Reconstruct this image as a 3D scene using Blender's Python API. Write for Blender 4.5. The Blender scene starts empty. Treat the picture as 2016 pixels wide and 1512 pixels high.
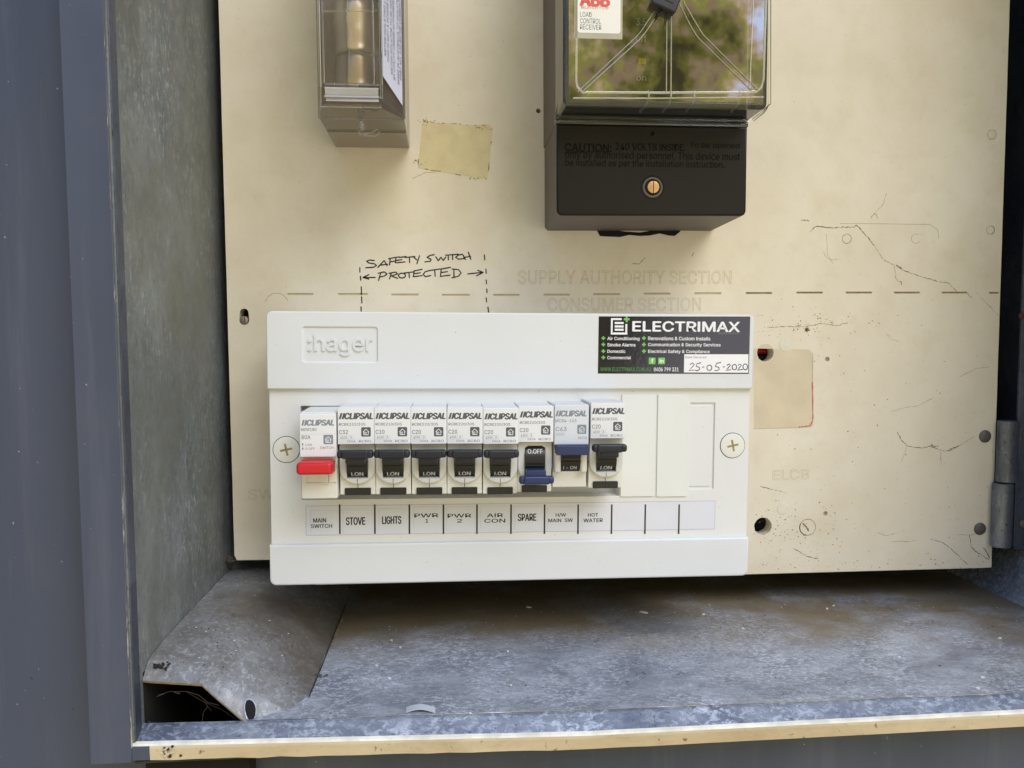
import bpy, bmesh, math, random
from mathutils import Vector, Matrix, noise
random.seed(4)
scene = bpy.context.scene
COL = scene.collection

# ------------------------------------------------------------------ camera
FPX, DIST = 1500.0, 470.0                       # focal length in photo pixels, metres*1000 from panel to lens
RM = Matrix(((0.9967104, 0.01000841, -0.08042524),
             (-0.08090122, 0.06365997, -0.99468709),
             (-0.00483537, 0.99792146, 0.06426025)))
cd = bpy.data.cameras.new('camera')
cam = bpy.data.objects.new('camera', cd)
COL.objects.link(cam)
M4 = RM.transposed()
# rows of RM are the world axes seen from the camera: world = RM @ cam
RW = Matrix(((RM[0][0], RM[0][1], -RM[0][2] * -1), (RM[1][0], RM[1][1], RM[1][2]), (RM[2][0], RM[2][1], RM[2][2])))
mw = RW.to_4x4()
mw.translation = Vector((0, -DIST * .001, 0))
cam.matrix_world = mw
cd.sensor_width = 36.0
cd.lens = 36.0 * FPX / 2016.0
cd.clip_start = 0.01
cd.clip_end = 100.0
cd.dof.use_dof = False
scene.camera = cam

# ------------------------------------------------------------------ sky, sun, exposure
SUN = Vector((0.375, -0.59, 0.715)).normalized()   # towards the light
world = bpy.data.worlds.new("World")
scene.world = world
world.use_nodes = True
wn, wl = world.node_tree.nodes, world.node_tree.links
wn.clear()
sky = wn.new('ShaderNodeTexSky')
sky.sky_type = 'NISHITA'
sky.sun_disc = False
sky.sun_elevation = math.asin(SUN.z)
sky.sun_rotation = math.atan2(SUN.x, SUN.y)
sky.altitude = 50
sky.dust_density = 0.6
sky.ozone_density = 3.5
sky.air_density = 1.2
bg = wn.new('ShaderNodeBackground')
bg.inputs['Strength'].default_value = 0.15
wo = wn.new('ShaderNodeOutputWorld')
tc = wn.new('ShaderNodeTexCoord')
sep = wn.new('ShaderNodeSeparateXYZ')
wl.new(tc.outputs['Generated'], sep.inputs[0])
# a garden all round below the sky: leaves, trunks, dry grass, seen only in reflections
gn = wn.new('ShaderNodeTexNoise'); gn.inputs['Scale'].default_value = 16.0; gn.inputs['Detail'].default_value = 5.0
gn.inputs['Roughness'].default_value = 0.62
wl.new(tc.outputs['Generated'], gn.inputs['Vector'])
gr = wn.new('ShaderNodeValToRGB')
els = gr.color_ramp.elements
els[0].position, els[0].color = 0.36, (0.12, 0.13, 0.06, 1)
els[1].position, els[1].color = 0.68, (4.5, 5.0, 6.0, 1)
for p, c in ((0.43, (0.75, 0.74, 0.12, 1)), (0.485, (1.7, 1.15, 0.72, 1)), (0.53, (1.6, 1.65, 0.25, 1)), (0.60, (3.4, 2.4, 1.4, 1))):
    e = els.new(p); e.color = c
wl.new(gn.outputs['Fac'], gr.inputs[0])
tn = wn.new('ShaderNodeTexNoise'); tn.inputs['Scale'].default_value = 4.0; tn.inputs['Detail'].default_value = 6.0
wl.new(tc.outputs['Generated'], tn.inputs['Vector'])
ma = wn.new('ShaderNodeMath'); ma.operation = 'MULTIPLY_ADD'; ma.inputs[1].default_value = 0.55; ma.inputs[2].default_value = -0.215
wl.new(tn.outputs['Fac'], ma.inputs[0])
ad = wn.new('ShaderNodeMath'); ad.operation = 'ADD'
# taller trees straight opposite the box
vt = wn.new('ShaderNodeVectorMath'); vt.operation = 'DOT_PRODUCT'; vt.inputs[1].default_value = Vector((0.24, -0.88, 0.42)).normalized()
wl.new(tc.outputs['Generated'], vt.inputs[0])
th = wn.new('ShaderNodeMapRange'); th.inputs['From Min'].default_value = 0.90; th.inputs['From Max'].default_value = 0.97
th.inputs['To Min'].default_value = 0.0; th.inputs['To Max'].default_value = -0.26
wl.new(vt.outputs['Value'], th.inputs['Value'])
zt = wn.new('ShaderNodeMath'); zt.operation = 'ADD'; wl.new(sep.outputs['Z'], zt.inputs[0]); wl.new(th.outputs['Result'], zt.inputs[1])
wl.new(zt.outputs[0], ad.inputs[0]); wl.new(ma.outputs[0], ad.inputs[1])
mr = wn.new('ShaderNodeMapRange'); mr.inputs['From Min'].default_value = 0.36; mr.inputs['From Max'].default_value = 0.46
wl.new(ad.outputs[0], mr.inputs['Value'])
mx = wn.new('ShaderNodeMixRGB')
gb = wn.new('ShaderNodeVectorMath'); gb.operation = 'MULTIPLY'; gb.inputs[1].default_value = (1.75, 1.78, 2.0)
wl.new(gr.outputs['Color'], gb.inputs[0])
wl.new(mr.outputs['Result'], mx.inputs[0]); wl.new(gb.outputs[0], mx.inputs[1]); wl.new(sky.outputs[0], mx.inputs[2])
# bright patch added right of the photographer, shaped for the sticker's reflection
vm = wn.new('ShaderNodeVectorMath'); vm.operation = 'DOT_PRODUCT'; vm.inputs[1].default_value = Vector((0.406, -0.911, -0.07)).normalized()
wl.new(tc.outputs['Generated'], vm.inputs[0])
ca = wn.new('ShaderNodeMath'); ca.operation = 'MULTIPLY_ADD'; ca.inputs[1].default_value = 0.02; wl.new(gn.outputs['Fac'], ca.inputs[0]); wl.new(vm.outputs['Value'], ca.inputs[2])
cm = wn.new('ShaderNodeMapRange'); cm.inputs['From Min'].default_value = 0.990; cm.inputs['From Max'].default_value = 0.999
wl.new(ca.outputs[0], cm.inputs['Value'])
mc = wn.new('ShaderNodeMixRGB'); mc.inputs[2].default_value = (11, 10.6, 11.4, 1)
wl.new(cm.outputs['Result'], mc.inputs[0]); wl.new(mx.outputs[0], mc.inputs[1])
wl.new(mc.outputs[0], bg.inputs['Color'])
wl.new(bg.outputs[0], wo.inputs['Surface'])

sd = bpy.data.lights.new('sun', 'SUN')
sd.energy = 1.15
sd.angle = math.radians(40)
sd.color = (1.0, 0.98, 0.955)
sun = bpy.data.objects.new('sun', sd)
sun.rotation_euler = SUN.to_track_quat('Z', 'Y').to_euler()
sun.location = SUN * 3
COL.objects.link(sun)

vs = scene.view_settings
vs.view_transform = 'Standard'
vs.look = 'None'
vs.exposure = 0.72
vs.gamma = 1.0
vs.use_curve_mapping = False
scene.render.engine = 'CYCLES'
scene.cycles.max_bounces = 10
scene.cycles.transparent_max_bounces = 24
scene.cycles.diffuse_bounces = 5

# ------------------------------------------------------------------ measuring helpers (mm)
def ray(px, py):
    return RW @ Vector(((px - 1008) / FPX, (756 - py) / FPX, -1.0))
def P(px, py, Y):
    """point at photo pixel on the vertical plane y = Y"""
    d = ray(px, py); t = (Y + DIST) / d.y
    return Vector((d.x * t, Y, d.z * t))
def PZ(px, py, Z):
    d = ray(px, py); t = Z / d.z
    return Vector((d.x * t, d.y * t - DIST, Z))
TILT = 0.0100                                   # the switchboard hangs a touch off level
EO = Vector((34.5, 0, -61.0))
ct, st = math.cos(TILT), math.sin(TILT)
def E(px, py, Y):
    """the same in the frame of the switchboard"""
    p = P(px, py, Y) - EO
    return (p.x * ct - p.z * st, p.x * st + p.z * ct)
def EW(x, y, z):
    return Vector((EO.x + x * ct + z * st, y, EO.z - x * st + z * ct))

# the plain grotesque that ships inside Blender; falls back to its built-in face
import os
try:
    FONT = bpy.data.fonts.load(os.path.join(bpy.utils.system_resource('DATAFILES'), 'fonts', 'Inter.woff2'))
except Exception:
    FONT = None
# ------------------------------------------------------------------ mesh builder (mm in, metres out)
class MB:
    def __init__(s):
        s.v, s.f, s.m = [], [], []
    def add(s, vs_, fs_, mi=0):
        o = len(s.v)
        s.v += [tuple(q) for q in vs_]
        s.f += [tuple(i + o for i in q) for q in fs_]
        s.m += [mi] * len(fs_)
        return s
    def bm(s, b, mi=0):
        b.verts.index_update()
        s.add([q.co[:] for q in b.verts], [[w.index for w in q.verts] for q in b.faces], mi)
        b.free()
        return s
    def box(s, x0, x1, y0, y1, z0, z1, mi=0, bev=0, seg=2, only=None):
        b = bmesh.new()
        bmesh.ops.create_cube(b, size=1)
        for q in b.verts:
            q.co = Vector(((x0 + x1) / 2 + q.co.x * (x1 - x0), (y0 + y1) / 2 + q.co.y * (y1 - y0), (z0 + z1) / 2 + q.co.z * (z1 - z0)))
        if bev:
            ed = [e for e in b.edges if only is None or only(e)]
            bmesh.ops.bevel(b, geom=ed, offset=bev, segments=seg, profile=.5, affect='EDGES')
        return s.bm(b, mi)
    def quad(s, a, b, c, d, mi=0):
        return s.add([a, b, c, d], [(0, 1, 2, 3)], mi)
    def plate(s, outer, holes, yf, th, mi=0, bev=0.0, res=1):
        """flat plate in xz with holes, front at yf, thickness th towards +y"""
        cu = bpy.data.curves.new('scratch', 'CURVE')
        cu.dimensions = '2D'; cu.fill_mode = 'BOTH'
        for pl in [outer] + list(holes):
            sp = cu.splines.new('POLY'); sp.points.add(len(pl) - 1)
            for q, (x, z) in zip(sp.points, pl): q.co = (x, z, 0, 1)
            sp.use_cyclic_u = True
        cu.extrude = max(th / 2 - bev, 0)
        if bev: cu.bevel_depth = bev; cu.bevel_resolution = res; cu.offset = -bev
        ob = bpy.data.objects.new('scratch', cu)
        me = bpy.data.meshes.new_from_object(ob)
        s.add([(q.co.x, yf + th / 2 - q.co.z, q.co.y) for q in me.vertices], [p.vertices[:] for p in me.polygons], mi)
        bpy.data.objects.remove(ob); bpy.data.curves.remove(cu); bpy.data.meshes.remove(me)
        return s
    def lathe(s, cx, cz, prof, n=28, mi=0, cap=True):
        """revolve (radius, y) about the y axis through cx, cz"""
        vs_, fs_ = [], []
        for r, y in prof:
            for k in range(n):
                a = 2 * math.pi * k / n
                vs_.append((cx + r * math.cos(a), y, cz + r * math.sin(a)))
        for i in range(len(prof) - 1):
            for k in range(n):
                k2 = (k + 1) % n
                fs_.append((i * n + k, i * n + k2, (i + 1) * n + k2, (i + 1) * n + k))
        if cap:
            fs_.append(tuple(range((len(prof) - 1) * n, len(prof) * n)))
        return s.add(vs_, fs_, mi)
    def tube(s, pts, r, n=8, mi=0):
        pts = [Vector(q) for q in pts]
        vs_, fs_ = [], []
        for i, q in enumerate(pts):
            t = (pts[min(i + 1, len(pts) - 1)] - pts[max(i - 1, 0)]).normalized()
            a = t.cross(Vector((0, 0, 1)) if abs(t.z) < .9 else Vector((1, 0, 0))).normalized()
            b = t.cross(a)
            rr = r[i] if isinstance(r, (list, tuple)) else r
            for k in range(n):
                g = 2 * math.pi * k / n
                vs_.append(q + a * rr * math.cos(g) + b * rr * math.sin(g))
        for i in range(len(pts) - 1):
            for k in range(n):
                k2 = (k + 1) % n
                fs_.append((i * n + k, i * n + k2, (i + 1) * n + k2, (i + 1) * n + k))
        fs_.append(tuple(range(n))); fs_.append(tuple(reversed(range((len(pts) - 1) * n, len(pts) * n))))
        return s.add(vs_, fs_, mi)
    def ribbon(s, pts, y, w, mi=0, jit=0.15):
        """flat pen stroke in xz at depth y"""
        pts = [Vector((q[0], q[1])) for q in pts]
        vs_, fs_ = [], []
        for i, q in enumerate(pts):
            t = (pts[min(i + 1, len(pts) - 1)] - pts[max(i - 1, 0)])
            if t.length < 1e-6: t = Vector((1, 0))
            t.normalize(); nn = Vector((-t.y, t.x)) * (w / 2) * (1 + random.uniform(-jit, jit))
            vs_ += [(q.x + nn.x, y, q.y + nn.y), (q.x - nn.x, y, q.y - nn.y)]
        for i in range(len(pts) - 1):
            fs_.append((2 * i, 2 * i + 1, 2 * i + 3, 2 * i + 2))
        s.add(vs_, fs_, mi)
        return s
    def text(s, body, x0, z0, x1, z1, y, mi=0, bold=0.0, shear=0.0, outline=0.0, fit=True, th=0.0, fn=None, align='fit'):
        """lettering whose box is x0..x1, z0..z1 at depth y; fn maps the finished (x,z) to 3D"""
        cu = bpy.data.curves.new('scratch', 'FONT')
        cu.body = body; cu.size = 1.0; cu.shear = shear; cu.resolution_u = 3
        if FONT: cu.font = FONT; cu.body = body.replace('I', '\u0399').replace('l', '\u01c0')
        if th: cu.extrude = th
        if outline:
            cu.fill_mode = 'NONE'; cu.bevel_depth = outline; cu.bevel_resolution = 0
        ob = bpy.data.objects.new('scratch', cu)
        me = bpy.data.meshes.new_from_object(ob)
        if len(me.vertices):
            xs = [q.co.x for q in me.vertices]; zs = [q.co.y for q in me.vertices]
            ax, az = min(xs), min(zs)
            sx = (x1 - x0) / max(max(xs) - ax, 1e-6); sz = (z1 - z0) / max(max(zs) - az, 1e-6)
            bx = bold * abs(sz)                       # heavier face: the same glyphs struck again a hair to the side
            passes = [(0, 0)] if not bold else [(-bx, 0), (bx, 0), (0, bx * .6), (0, -bx * .6)]
            for i, (ox, oz) in enumerate(passes):
                vs_ = []
                for q in me.vertices:
                    X, Z = x0 + (q.co.x - ax) * sx + ox, z0 + (q.co.y - az) * sz + oz
                    Y = y - i * .0035 - q.co.z * (sz if (th or outline) else 0)
                    vs_.append(fn(X, Z, Y) if fn else (X, Y, Z))
                s.add(vs_, [p.vertices[:] for p in me.polygons], mi)
        bpy.data.objects.remove(ob); bpy.data.curves.remove(cu); bpy.data.meshes.remove(me)
        return s
    def build(s, name, mats, parent=None, loc=None, rot=None, smooth=35):
        me = bpy.data.meshes.new(name)
        me.from_pydata([(a * .001, b * .001, c * .001) for a, b, c in s.v], [], s.f)
        for q in (mats if isinstance(mats, (list, tuple)) else [mats]): me.materials.append(q)
        for p, i in zip(me.polygons, s.m): p.material_index = i
        me.update()
        if smooth:
            for p in me.polygons: p.use_smooth = True
            me.set_sharp_from_angle(angle=math.radians(smooth))
        o = bpy.data.objects.new(name, me)
        COL.objects.link(o)
        if parent: o.parent = parent
        if smooth:
            wn_ = o.modifiers.new('weighted_normal', 'WEIGHTED_NORMAL'); wn_.keep_sharp = True; wn_.weight = 100
        if loc is not None: o.location = Vector(loc) * .001
        if rot: o.rotation_euler = rot
        return o

def tag(o, label=None, cat=None, group=None, kind=None):
    if label: o['label'] = label
    if cat: o['category'] = cat
    if group: o['group'] = group
    if kind: o['kind'] = kind
    return o
def thing(name, label, cat, loc=(0, 0, 0), rot=(0, 0, 0), group=None):
    o = bpy.data.objects.new(name, None)
    o.empty_display_size = 0.02
    COL.objects.link(o)
    o.location = Vector(loc) * .001; o.rotation_euler = rot
    return tag(o, label, cat, group)
def rrect(x0, x1, z0, z1, r, n=5, corners=(1, 1, 1, 1)):
    """rounded rectangle, corners = bl, br, tr, tl"""
    out = []
    for (cx, cz, a0, on, kx, kz) in ((x0, z0, 180, corners[0], 1, 1), (x1, z0, 270, corners[1], -1, 1), (x1, z1, 0, corners[2], -1, -1), (x0, z1, 90, corners[3], 1, -1)):
        if on:
            for k in range(n + 1):
                a = math.radians(a0 + 90 * k / n)
                out.append((cx + kx * r + r * math.cos(a), cz + kz * r + r * math.sin(a)))
        else: out.append((cx, cz))
    return out
def circ(cx, cz, r, n=24, jit=0.0):
    return [(cx + r * (1 + random.uniform(-jit, jit)) * math.cos(2 * math.pi * k / n), cz + r * (1 + random.uniform(-jit, jit)) * math.sin(2 * math.pi * k / n)) for k in range(n)]

# ------------------------------------------------------------------ materials
def lin(r, g, b):
    f = lambda c: (c / 255 / 12.92) if c <= 10 else ((c / 255 + .055) / 1.055) ** 2.4
    return (f(r), f(g), f(b), 1)
class N:
    """small helper to wire nodes"""
    def __init__(s, name):
        s.m = bpy.data.materials.new(name); s.m.use_nodes = True
        s.t = s.m.node_tree; s.n = s.t.nodes; s.l = s.t.links
        s.b = s.n['Principled BSDF']
        s.c = s.n.new('ShaderNodeTexCoord').outputs['Object']
    def set(s, **k):
        for a, v in k.items():
            s.b.inputs[a.replace('_', ' ')].default_value = v
        return s
    def map(s, scale=(1, 1, 1), rot=(0, 0, 0)):
        q = s.n.new('ShaderNodeMapping'); q.inputs['Scale'].default_value = scale; q.inputs['Rotation'].default_value = rot
        s.l.new(s.c, q.inputs[0]); return q.outputs[0]
    def noise(s, scale, detail=4, rough=.55, vec=None, dist=0):
        q = s.n.new('ShaderNodeTexNoise'); q.inputs['Scale'].default_value = scale; q.inputs['Detail'].default_value = detail
        q.inputs['Roughness'].default_value = rough; q.inputs['Distortion'].default_value = dist
        s.l.new(vec or s.c, q.inputs['Vector']); return q.outputs['Fac']
    def voro(s, scale, vec=None, feat='F1', out='Distance'):
        q = s.n.new('ShaderNodeTexVoronoi'); q.inputs['Scale'].default_value = scale; q.feature = feat
        s.l.new(vec or s.c, q.inputs['Vector']); return q.outputs[out]
    def ramp(s, fac, a, b, va=0.0, vb=1.0):
        q = s.n.new('ShaderNodeMapRange'); q.inputs['From Min'].default_value = a; q.inputs['From Max'].default_value = b
        q.inputs['To Min'].default_value = va; q.inputs['To Max'].default_value = vb
        s.l.new(fac, q.inputs['Value']); return q.outputs['Result']
    def mix(s, fac, a, b, mode='MIX'):
        q = s.n.new('ShaderNodeMixRGB'); q.blend_type = mode
        for i, v in ((0, fac), (1, a), (2, b)):
            if hasattr(v, 'is_output'): s.l.new(v, q.inputs[i])
            else: q.inputs[i].default_value = v
        return q.outputs[0]
    def math(s, op, a, b):
        q = s.n.new('ShaderNodeMath'); q.operation = op
        for i, v in ((0, a), (1, b)):
            if hasattr(v, 'is_output'): s.l.new(v, q.inputs[i])
            else: q.inputs[i].default_value = v
        return q.outputs[0]
    def col(s, o): s.l.new(o, s.b.inputs['Base Color']); return s
    def inp(s, name, o): s.l.new(o, s.b.inputs[name]); return s
    def bump(s, h, strength=.3, dist=.0005):
        q = s.n.new('ShaderNodeBump'); q.inputs['Strength'].default_value = strength; q.inputs['Distance'].default_value = dist
        s.l.new(h, q.inputs['Height']); s.l.new(q.outputs[0], s.b.inputs['Normal']); return s
    def axis(s, i):
        q = s.n.new('ShaderNodeSeparateXYZ'); s.l.new(s.c, q.inputs[0]); return q.outputs[i]

def plain(name, c, rough=.5, metal=0.0, var=.12, vs_=60.0, bump=0.0, bs=900.0, spec=.5):
    q = N(name).set(Roughness=rough, Metallic=metal)
    q.b.inputs['Specular IOR Level'].default_value = spec
    d = tuple(x * (1 - var) for x in c[:3]) + (1,)
    q.col(q.mix(q.ramp(q.noise(vs_), .35, .65), d, c))
    if bump: q.bump(q.noise(bs, 3), bump, .0002)
    return q.m

def mat_galv(name, base, dark, white, stretch=(1, 1, 1), grime_shade=None, rough=.5, metal=.35, flecks=.62, gmask=None):
    q = N(name)
    v = q.map(stretch)
    big = q.noise(28, 5, .6, v)
    c = q.mix(q.ramp(big, .36, .64), dark, base)
    c = q.mix(q.ramp(q.noise(9, 6, .7, v), .50, .68, 0, .45), c, white)
    bw = q.n.new('ShaderNodeRGBToBW'); q.l.new(q.voro(170, v, out='Color'), bw.inputs[0])
    c = q.mix(.14, c, bw.outputs[0], 'OVERLAY')
    fl = q.ramp(q.noise(330, 5, .72, v, .6), flecks - .06, flecks + .06)
    fl = q.math('MULTIPLY', fl, q.ramp(q.noise(22, 3), .36, .62, .15, .9))
    c = q.mix(fl, c, white)
    dk = q.ramp(q.noise(520, 4, .75, v), .58, .66, 0, .7)
    c = q.mix(dk, c, tuple(x * .45 for x in dark[:3]) + (1,))
    if grime_shade:
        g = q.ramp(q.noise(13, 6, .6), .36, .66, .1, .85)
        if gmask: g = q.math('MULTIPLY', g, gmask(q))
        c = q.mix(g, c, grime_shade)
    q.col(c).set(Metallic=metal)
    q.inp('Roughness', q.ramp(q.noise(90, 4), .3, .7, rough - .1, rough + .16))
    q.bump(q.noise(420, 4, .65, v), .35, .0004)
    return q.m

# cream painted backing panel, stained and speckled
q = N('cream_panel')
big = q.noise(7, 6, .6)
c = q.mix(q.ramp(big, .30, .70), lin(215, 205, 181), lin(235, 228, 210))
c = q.mix(q.ramp(q.noise(26, 5, .6), .47, .72, 0, .36), c, lin(206, 191, 156))
sx = q.ramp(q.axis('X'), 0.06, 0.30)                       # dirtier towards the hinge side and the bottom
sz = q.ramp(q.axis('Z'), 0.02, -0.16)
dirt = q.math('MULTIPLY', sx, q.math('ADD', sz, .18))
sp1 = q.ramp(q.noise(300, 3, .6), .685, .73)
c = q.mix(q.math('MULTIPLY', sp1, q.math('ADD', q.math('MULTIPLY', dirt, 1.0), .10)), c, lin(74, 58, 44))
sp2 = q.ramp(q.noise(120, 6, .75), .60, .72, 0, .5)
c = q.mix(q.math('MULTIPLY', sp2, q.math('ADD', q.math('MULTIPLY', dirt, .8), .16)), c, lin(140, 122, 92))
c = q.mix(q.ramp(q.noise(70, 6, .7), .52, .70, 0, .20), c, lin(198, 184, 158))
c = q.mix(q.math('MULTIPLY', dirt, .4), c, lin(196, 190, 182))
q.col(c).set(Roughness=.48)
q.bump(q.noise(160, 5, .6), .16, .0004)
M_PANEL = q.m
M_PANELEDGE = plain('panel_edge', lin(150, 130, 95), .8)
M_GROOVE = plain('groove_dirt', lin(172, 153, 123), .9, var=.35, vs_=300)
M_GROOVEPALE = plain('groove_pale', lin(196, 182, 148), .8, var=.15, vs_=300)
M_ENGRAVE = plain('engraved_edge', lin(201, 187, 158), .8, var=.2, vs_=400)
M_CRACK = plain('crack', lin(132, 114, 90), .9, var=.3, vs_=500)
M_CRACKPALE = plain('crack_pale', lin(176, 160, 130), .9, var=.3, vs_=500)
M_INK = plain('marker_ink', lin(26, 22, 22), .6, var=.3, vs_=500)
M_FILL = plain('filler', lin(226, 219, 200), .7, var=.1, vs_=200, bump=.2)
M_RED = plain('red_marker', lin(202, 118, 100), .7, var=.3, vs_=250)
M_RESIDUE = plain('glue_residue', lin(217, 203, 175), .5, var=.12, vs_=50)
M_STICKOLD = plain('aged_sticker', lin(216, 202, 156), .55, var=.13, vs_=90, bump=.2, bs=400)
M_STICKDIRT = plain('sticker_edge_dirt', lin(160, 138, 90), .8, var=.4, vs_=400)
# metals of the box
BL = lambda q: q.ramp(q.axis('Y'), -.085, -.03)
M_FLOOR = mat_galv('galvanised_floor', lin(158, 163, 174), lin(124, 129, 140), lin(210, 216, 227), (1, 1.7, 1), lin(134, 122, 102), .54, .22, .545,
                   lambda q: q.math('ADD', q.ramp(q.math('ADD', q.axis('Y'), q.ramp(q.noise(16, 5, .65), .3, .7, -.014, .014)), -.030, .035, .0, 2.0), q.math('MULTIPLY', q.ramp(q.axis('X'), .10, .22), .5)))  # brown towards the back: dust plus painted shade below the enclosure
M_DUCT = mat_galv('galvanised_duct', lin(152, 154, 158), lin(116, 118, 122), lin(200, 206, 215), (1.2, 1, 1), lin(96, 86, 70), .5, .30, .57)
M_WALL = mat_galv('galvanised_wall', lin(132, 139, 144), lin(108, 115, 120), lin(182, 189, 193), (1, 1, .55), lin(112, 114, 106), .52, .25, .58)
M_LIPTOP = mat_galv('galvanised_lip', lin(138, 145, 160), lin(100, 108, 126), lin(198, 206, 220), (.7, 1, 1), None, .42, .35, .54)
M_DARKMETAL = mat_galv('dark_metal', lin(60, 62, 64), lin(40, 42, 44), lin(90, 90, 92), (1, 1, 1), None, .6, .2, .68)
M_PLATE = mat_galv('blue_grey_plate', lin(86, 92, 108), lin(66, 72, 88), lin(120, 126, 140), (1, 1, .5), None, .45, .35, .66)
M_HINGE = mat_galv('hinge_zinc', lin(112, 118, 130), lin(84, 90, 104), lin(150, 156, 168), (1, 1, .4), None, .36, .6, .62)
q = N('blue_grey_paint')
c = q.mix(q.ramp(q.noise(14, 4, .6, q.map((1, 1, .12))), .35, .65), lin(58, 67, 89), lin(71, 79, 101))
c = q.mix(q.ramp(q.noise(420, 2, .5), .765, .785), c, lin(150, 154, 164))
c = q.mix(q.ramp(q.noise(300, 2, .5, q.map((1, 1, .8), (0.3, 0, .4))), .765, .785), c, lin(34, 35, 42))
c = q.mix(q.ramp(q.noise(55, 6, .75, q.map((1, 1, .06))), .54, .72, 0, .22), c, lin(112, 116, 128))
c = q.mix(q.ramp(q.noise(8, 6, .7), .52, .74, 0, .25), c, lin(96, 96, 98))
q.col(c); q.inp('Roughness', q.ramp(q.noise(40, 4), .3, .7, .36, .54))
q.bump(q.noise(500, 3), .06, .0003)
M_PAINT = q.m
q = N('worn_edge')
wz = q.ramp(q.axis('Z'), .20, -.02, -.10, .07)
c = q.mix(q.ramp(q.math('ADD', q.noise(160, 5, .7, q.map((1, 1, .25))), wz), .50, .60), lin(96, 100, 114), lin(196, 192, 182))
q.col(c).set(Roughness=.5); M_WORN = q.m
q = N('cream_lip_paint')
c = q.mix(q.ramp(q.noise(30, 5, .6, q.map((.35, 1, 1))), .36, .66), lin(186, 168, 136), lin(204, 191, 164))
c = q.mix(q.ramp(q.noise(260, 4, .7), .63, .70), c, lin(120, 100, 72))
c = q.mix(q.ramp(q.noise(42, 6, .75, q.map((.5, 1, 1))), .50, .70, 0, .55), c, lin(150, 132, 104))
q.col(c).set(Roughness=.5); q.bump(q.noise(200, 4), .2, .0004); M_LIP = q.m
M_LIPEDGE = plain('bare_lip_edge', lin(236, 232, 220), .5, var=.25, vs_=120)
M_DIRT = plain('dirt', lin(52, 44, 36), .95, var=.4, vs_=400)
M_BLACKVOID = plain('cavity_black', lin(18, 18, 18), .95)
M_RIVET = plain('rivet_grey', lin(96, 94, 92), .5, .3, bump=.15)
# plastics
def plastic(name, c, rough=.38, var=.03, bump=.0):
    return plain(name, c, rough, 0, var, 35, bump, 1500)
def cover_mat(name, c):
    q = N(name)
    k = q.mix(q.ramp(q.noise(18, 5, .6), .35, .7), tuple(x * .955 for x in c[:3]) + (1,), c)
    k = q.mix(q.ramp(q.noise(700, 2, .5), .745, .775, 0, .7), k, lin(150, 144, 132))
    k = q.mix(q.ramp(q.noise(90, 6, .8, q.map((1, 1, 3.5))), .64, .74, 0, .16), k, lin(150, 140, 120))
    q.col(k); q.inp('Roughness', q.ramp(q.noise(60, 5, .7), .3, .7, .33, .5)); q.bump(q.noise(1400, 2), .03, .0002)
    return q.m
M_COVER = cover_mat('white_cover', lin(217, 220, 224))
M_COVERMID = cover_mat('white_cover_centre', lin(222, 223, 224))
M_BLANK = plastic('blank_white', lin(224, 226, 224), .4)
M_BREAK = plastic('breaker_white', lin(225, 228, 233), .42)
M_BREAKLO = plastic('breaker_ivory', lin(221, 221, 216), .42)
M_BREAKGREY = plastic('breaker_pale_grey', lin(213, 218, 227), .42)
M_CHEEKSHADE = plastic('breaker_cheek_shade', lin(208, 210, 210), .42)  # greyer than the body: shade on the cheeks put into the colour
M_NAVY = plastic('navy_toggle', lin(25, 30, 44), .38, .1)
M_BLUE = plastic('blue_toggle', lin(34, 49, 92), .36, .08)
M_DRUM = plastic('black_drum', lin(28, 29, 32), .34, .1)
M_REDTOG = plastic('red_toggle', lin(204, 28, 42), .32, .06)
M_SLOT = plain('slot_dark', lin(52, 50, 48), .8)
M_GAP = plain('module_gap', lin(40, 42, 50), .9)
M_LOGO = plain('logo_charcoal', lin(86, 88, 94), .5)
M_LOGOPALE = plain('logo_grey', lin(134, 142, 154), .5)
M_PRINT = plain('print_grey', lin(88, 89, 98), .5)
M_PRINTPALE = plain('print_light', lin(196, 198, 204), .5)
M_PRINTW = plain('print_white', lin(206, 208, 210), .5)
M_PAPER = plain('label_paper', lin(216, 218, 228), .55, var=.03)
M_PAPEREDGE = plain('paper_edge', lin(186, 188, 198), .7)
M_BLACKTXT = plain('label_black', lin(24, 25, 32), .6)
M_SCREW = plastic('screw_white', lin(226, 226, 220), .4, .05)
M_SCREWX = plain('screw_cross', lin(170, 154, 112), .5, .4, .35, 600)
M_STICK = N('sticker_black').set(Roughness=.13)
M_STICK.b.inputs['Base Color'].default_value = lin(20, 20, 26)
M_STICK.bump(M_STICK.noise(420, 2, .5), .10, .0003); M_STICK = M_STICK.m
M_STW = plain('sticker_white', lin(236, 236, 242), .35, var=.02)
M_STG = plain('sticker_green', lin(112, 190, 92), .35, var=.05)
M_STGD = plain('sticker_green_thin', lin(84, 140, 76), .35, var=.05)
M_STGREY = plain('sticker_grey_print', lin(128, 126, 134), .4)
M_PEN = plain('pen_ink', lin(34, 34, 62), .5, var=.2, vs_=600)
M_CHAR = plain('meter_charcoal', lin(26, 24, 20), .34, var=.18, vs_=40, bump=.12, spec=.24)
M_CHARSIDE = plain('meter_base_grey', lin(92, 83, 78), .5, var=.12, vs_=40, bump=.15)
M_CHARTXT = plain('moulded_text', lin(10, 9, 8), .5, spec=.12)
M_BRASS = plain('brass', lin(206, 164, 110), .38, .6, .1, 300)
M_BRASSBAR = plain('brass_bar', lin(255, 238, 158), .14, .3, .1, 60)
M_CERAMIC = plain('fuse_ceramic', lin(226, 215, 194), .28, .9, .15, 70)
M_CERAMICD = plain('fuse_cap', lin(192, 178, 156), .28, .9, .15, 70)
q = N('meter_face')
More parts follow.
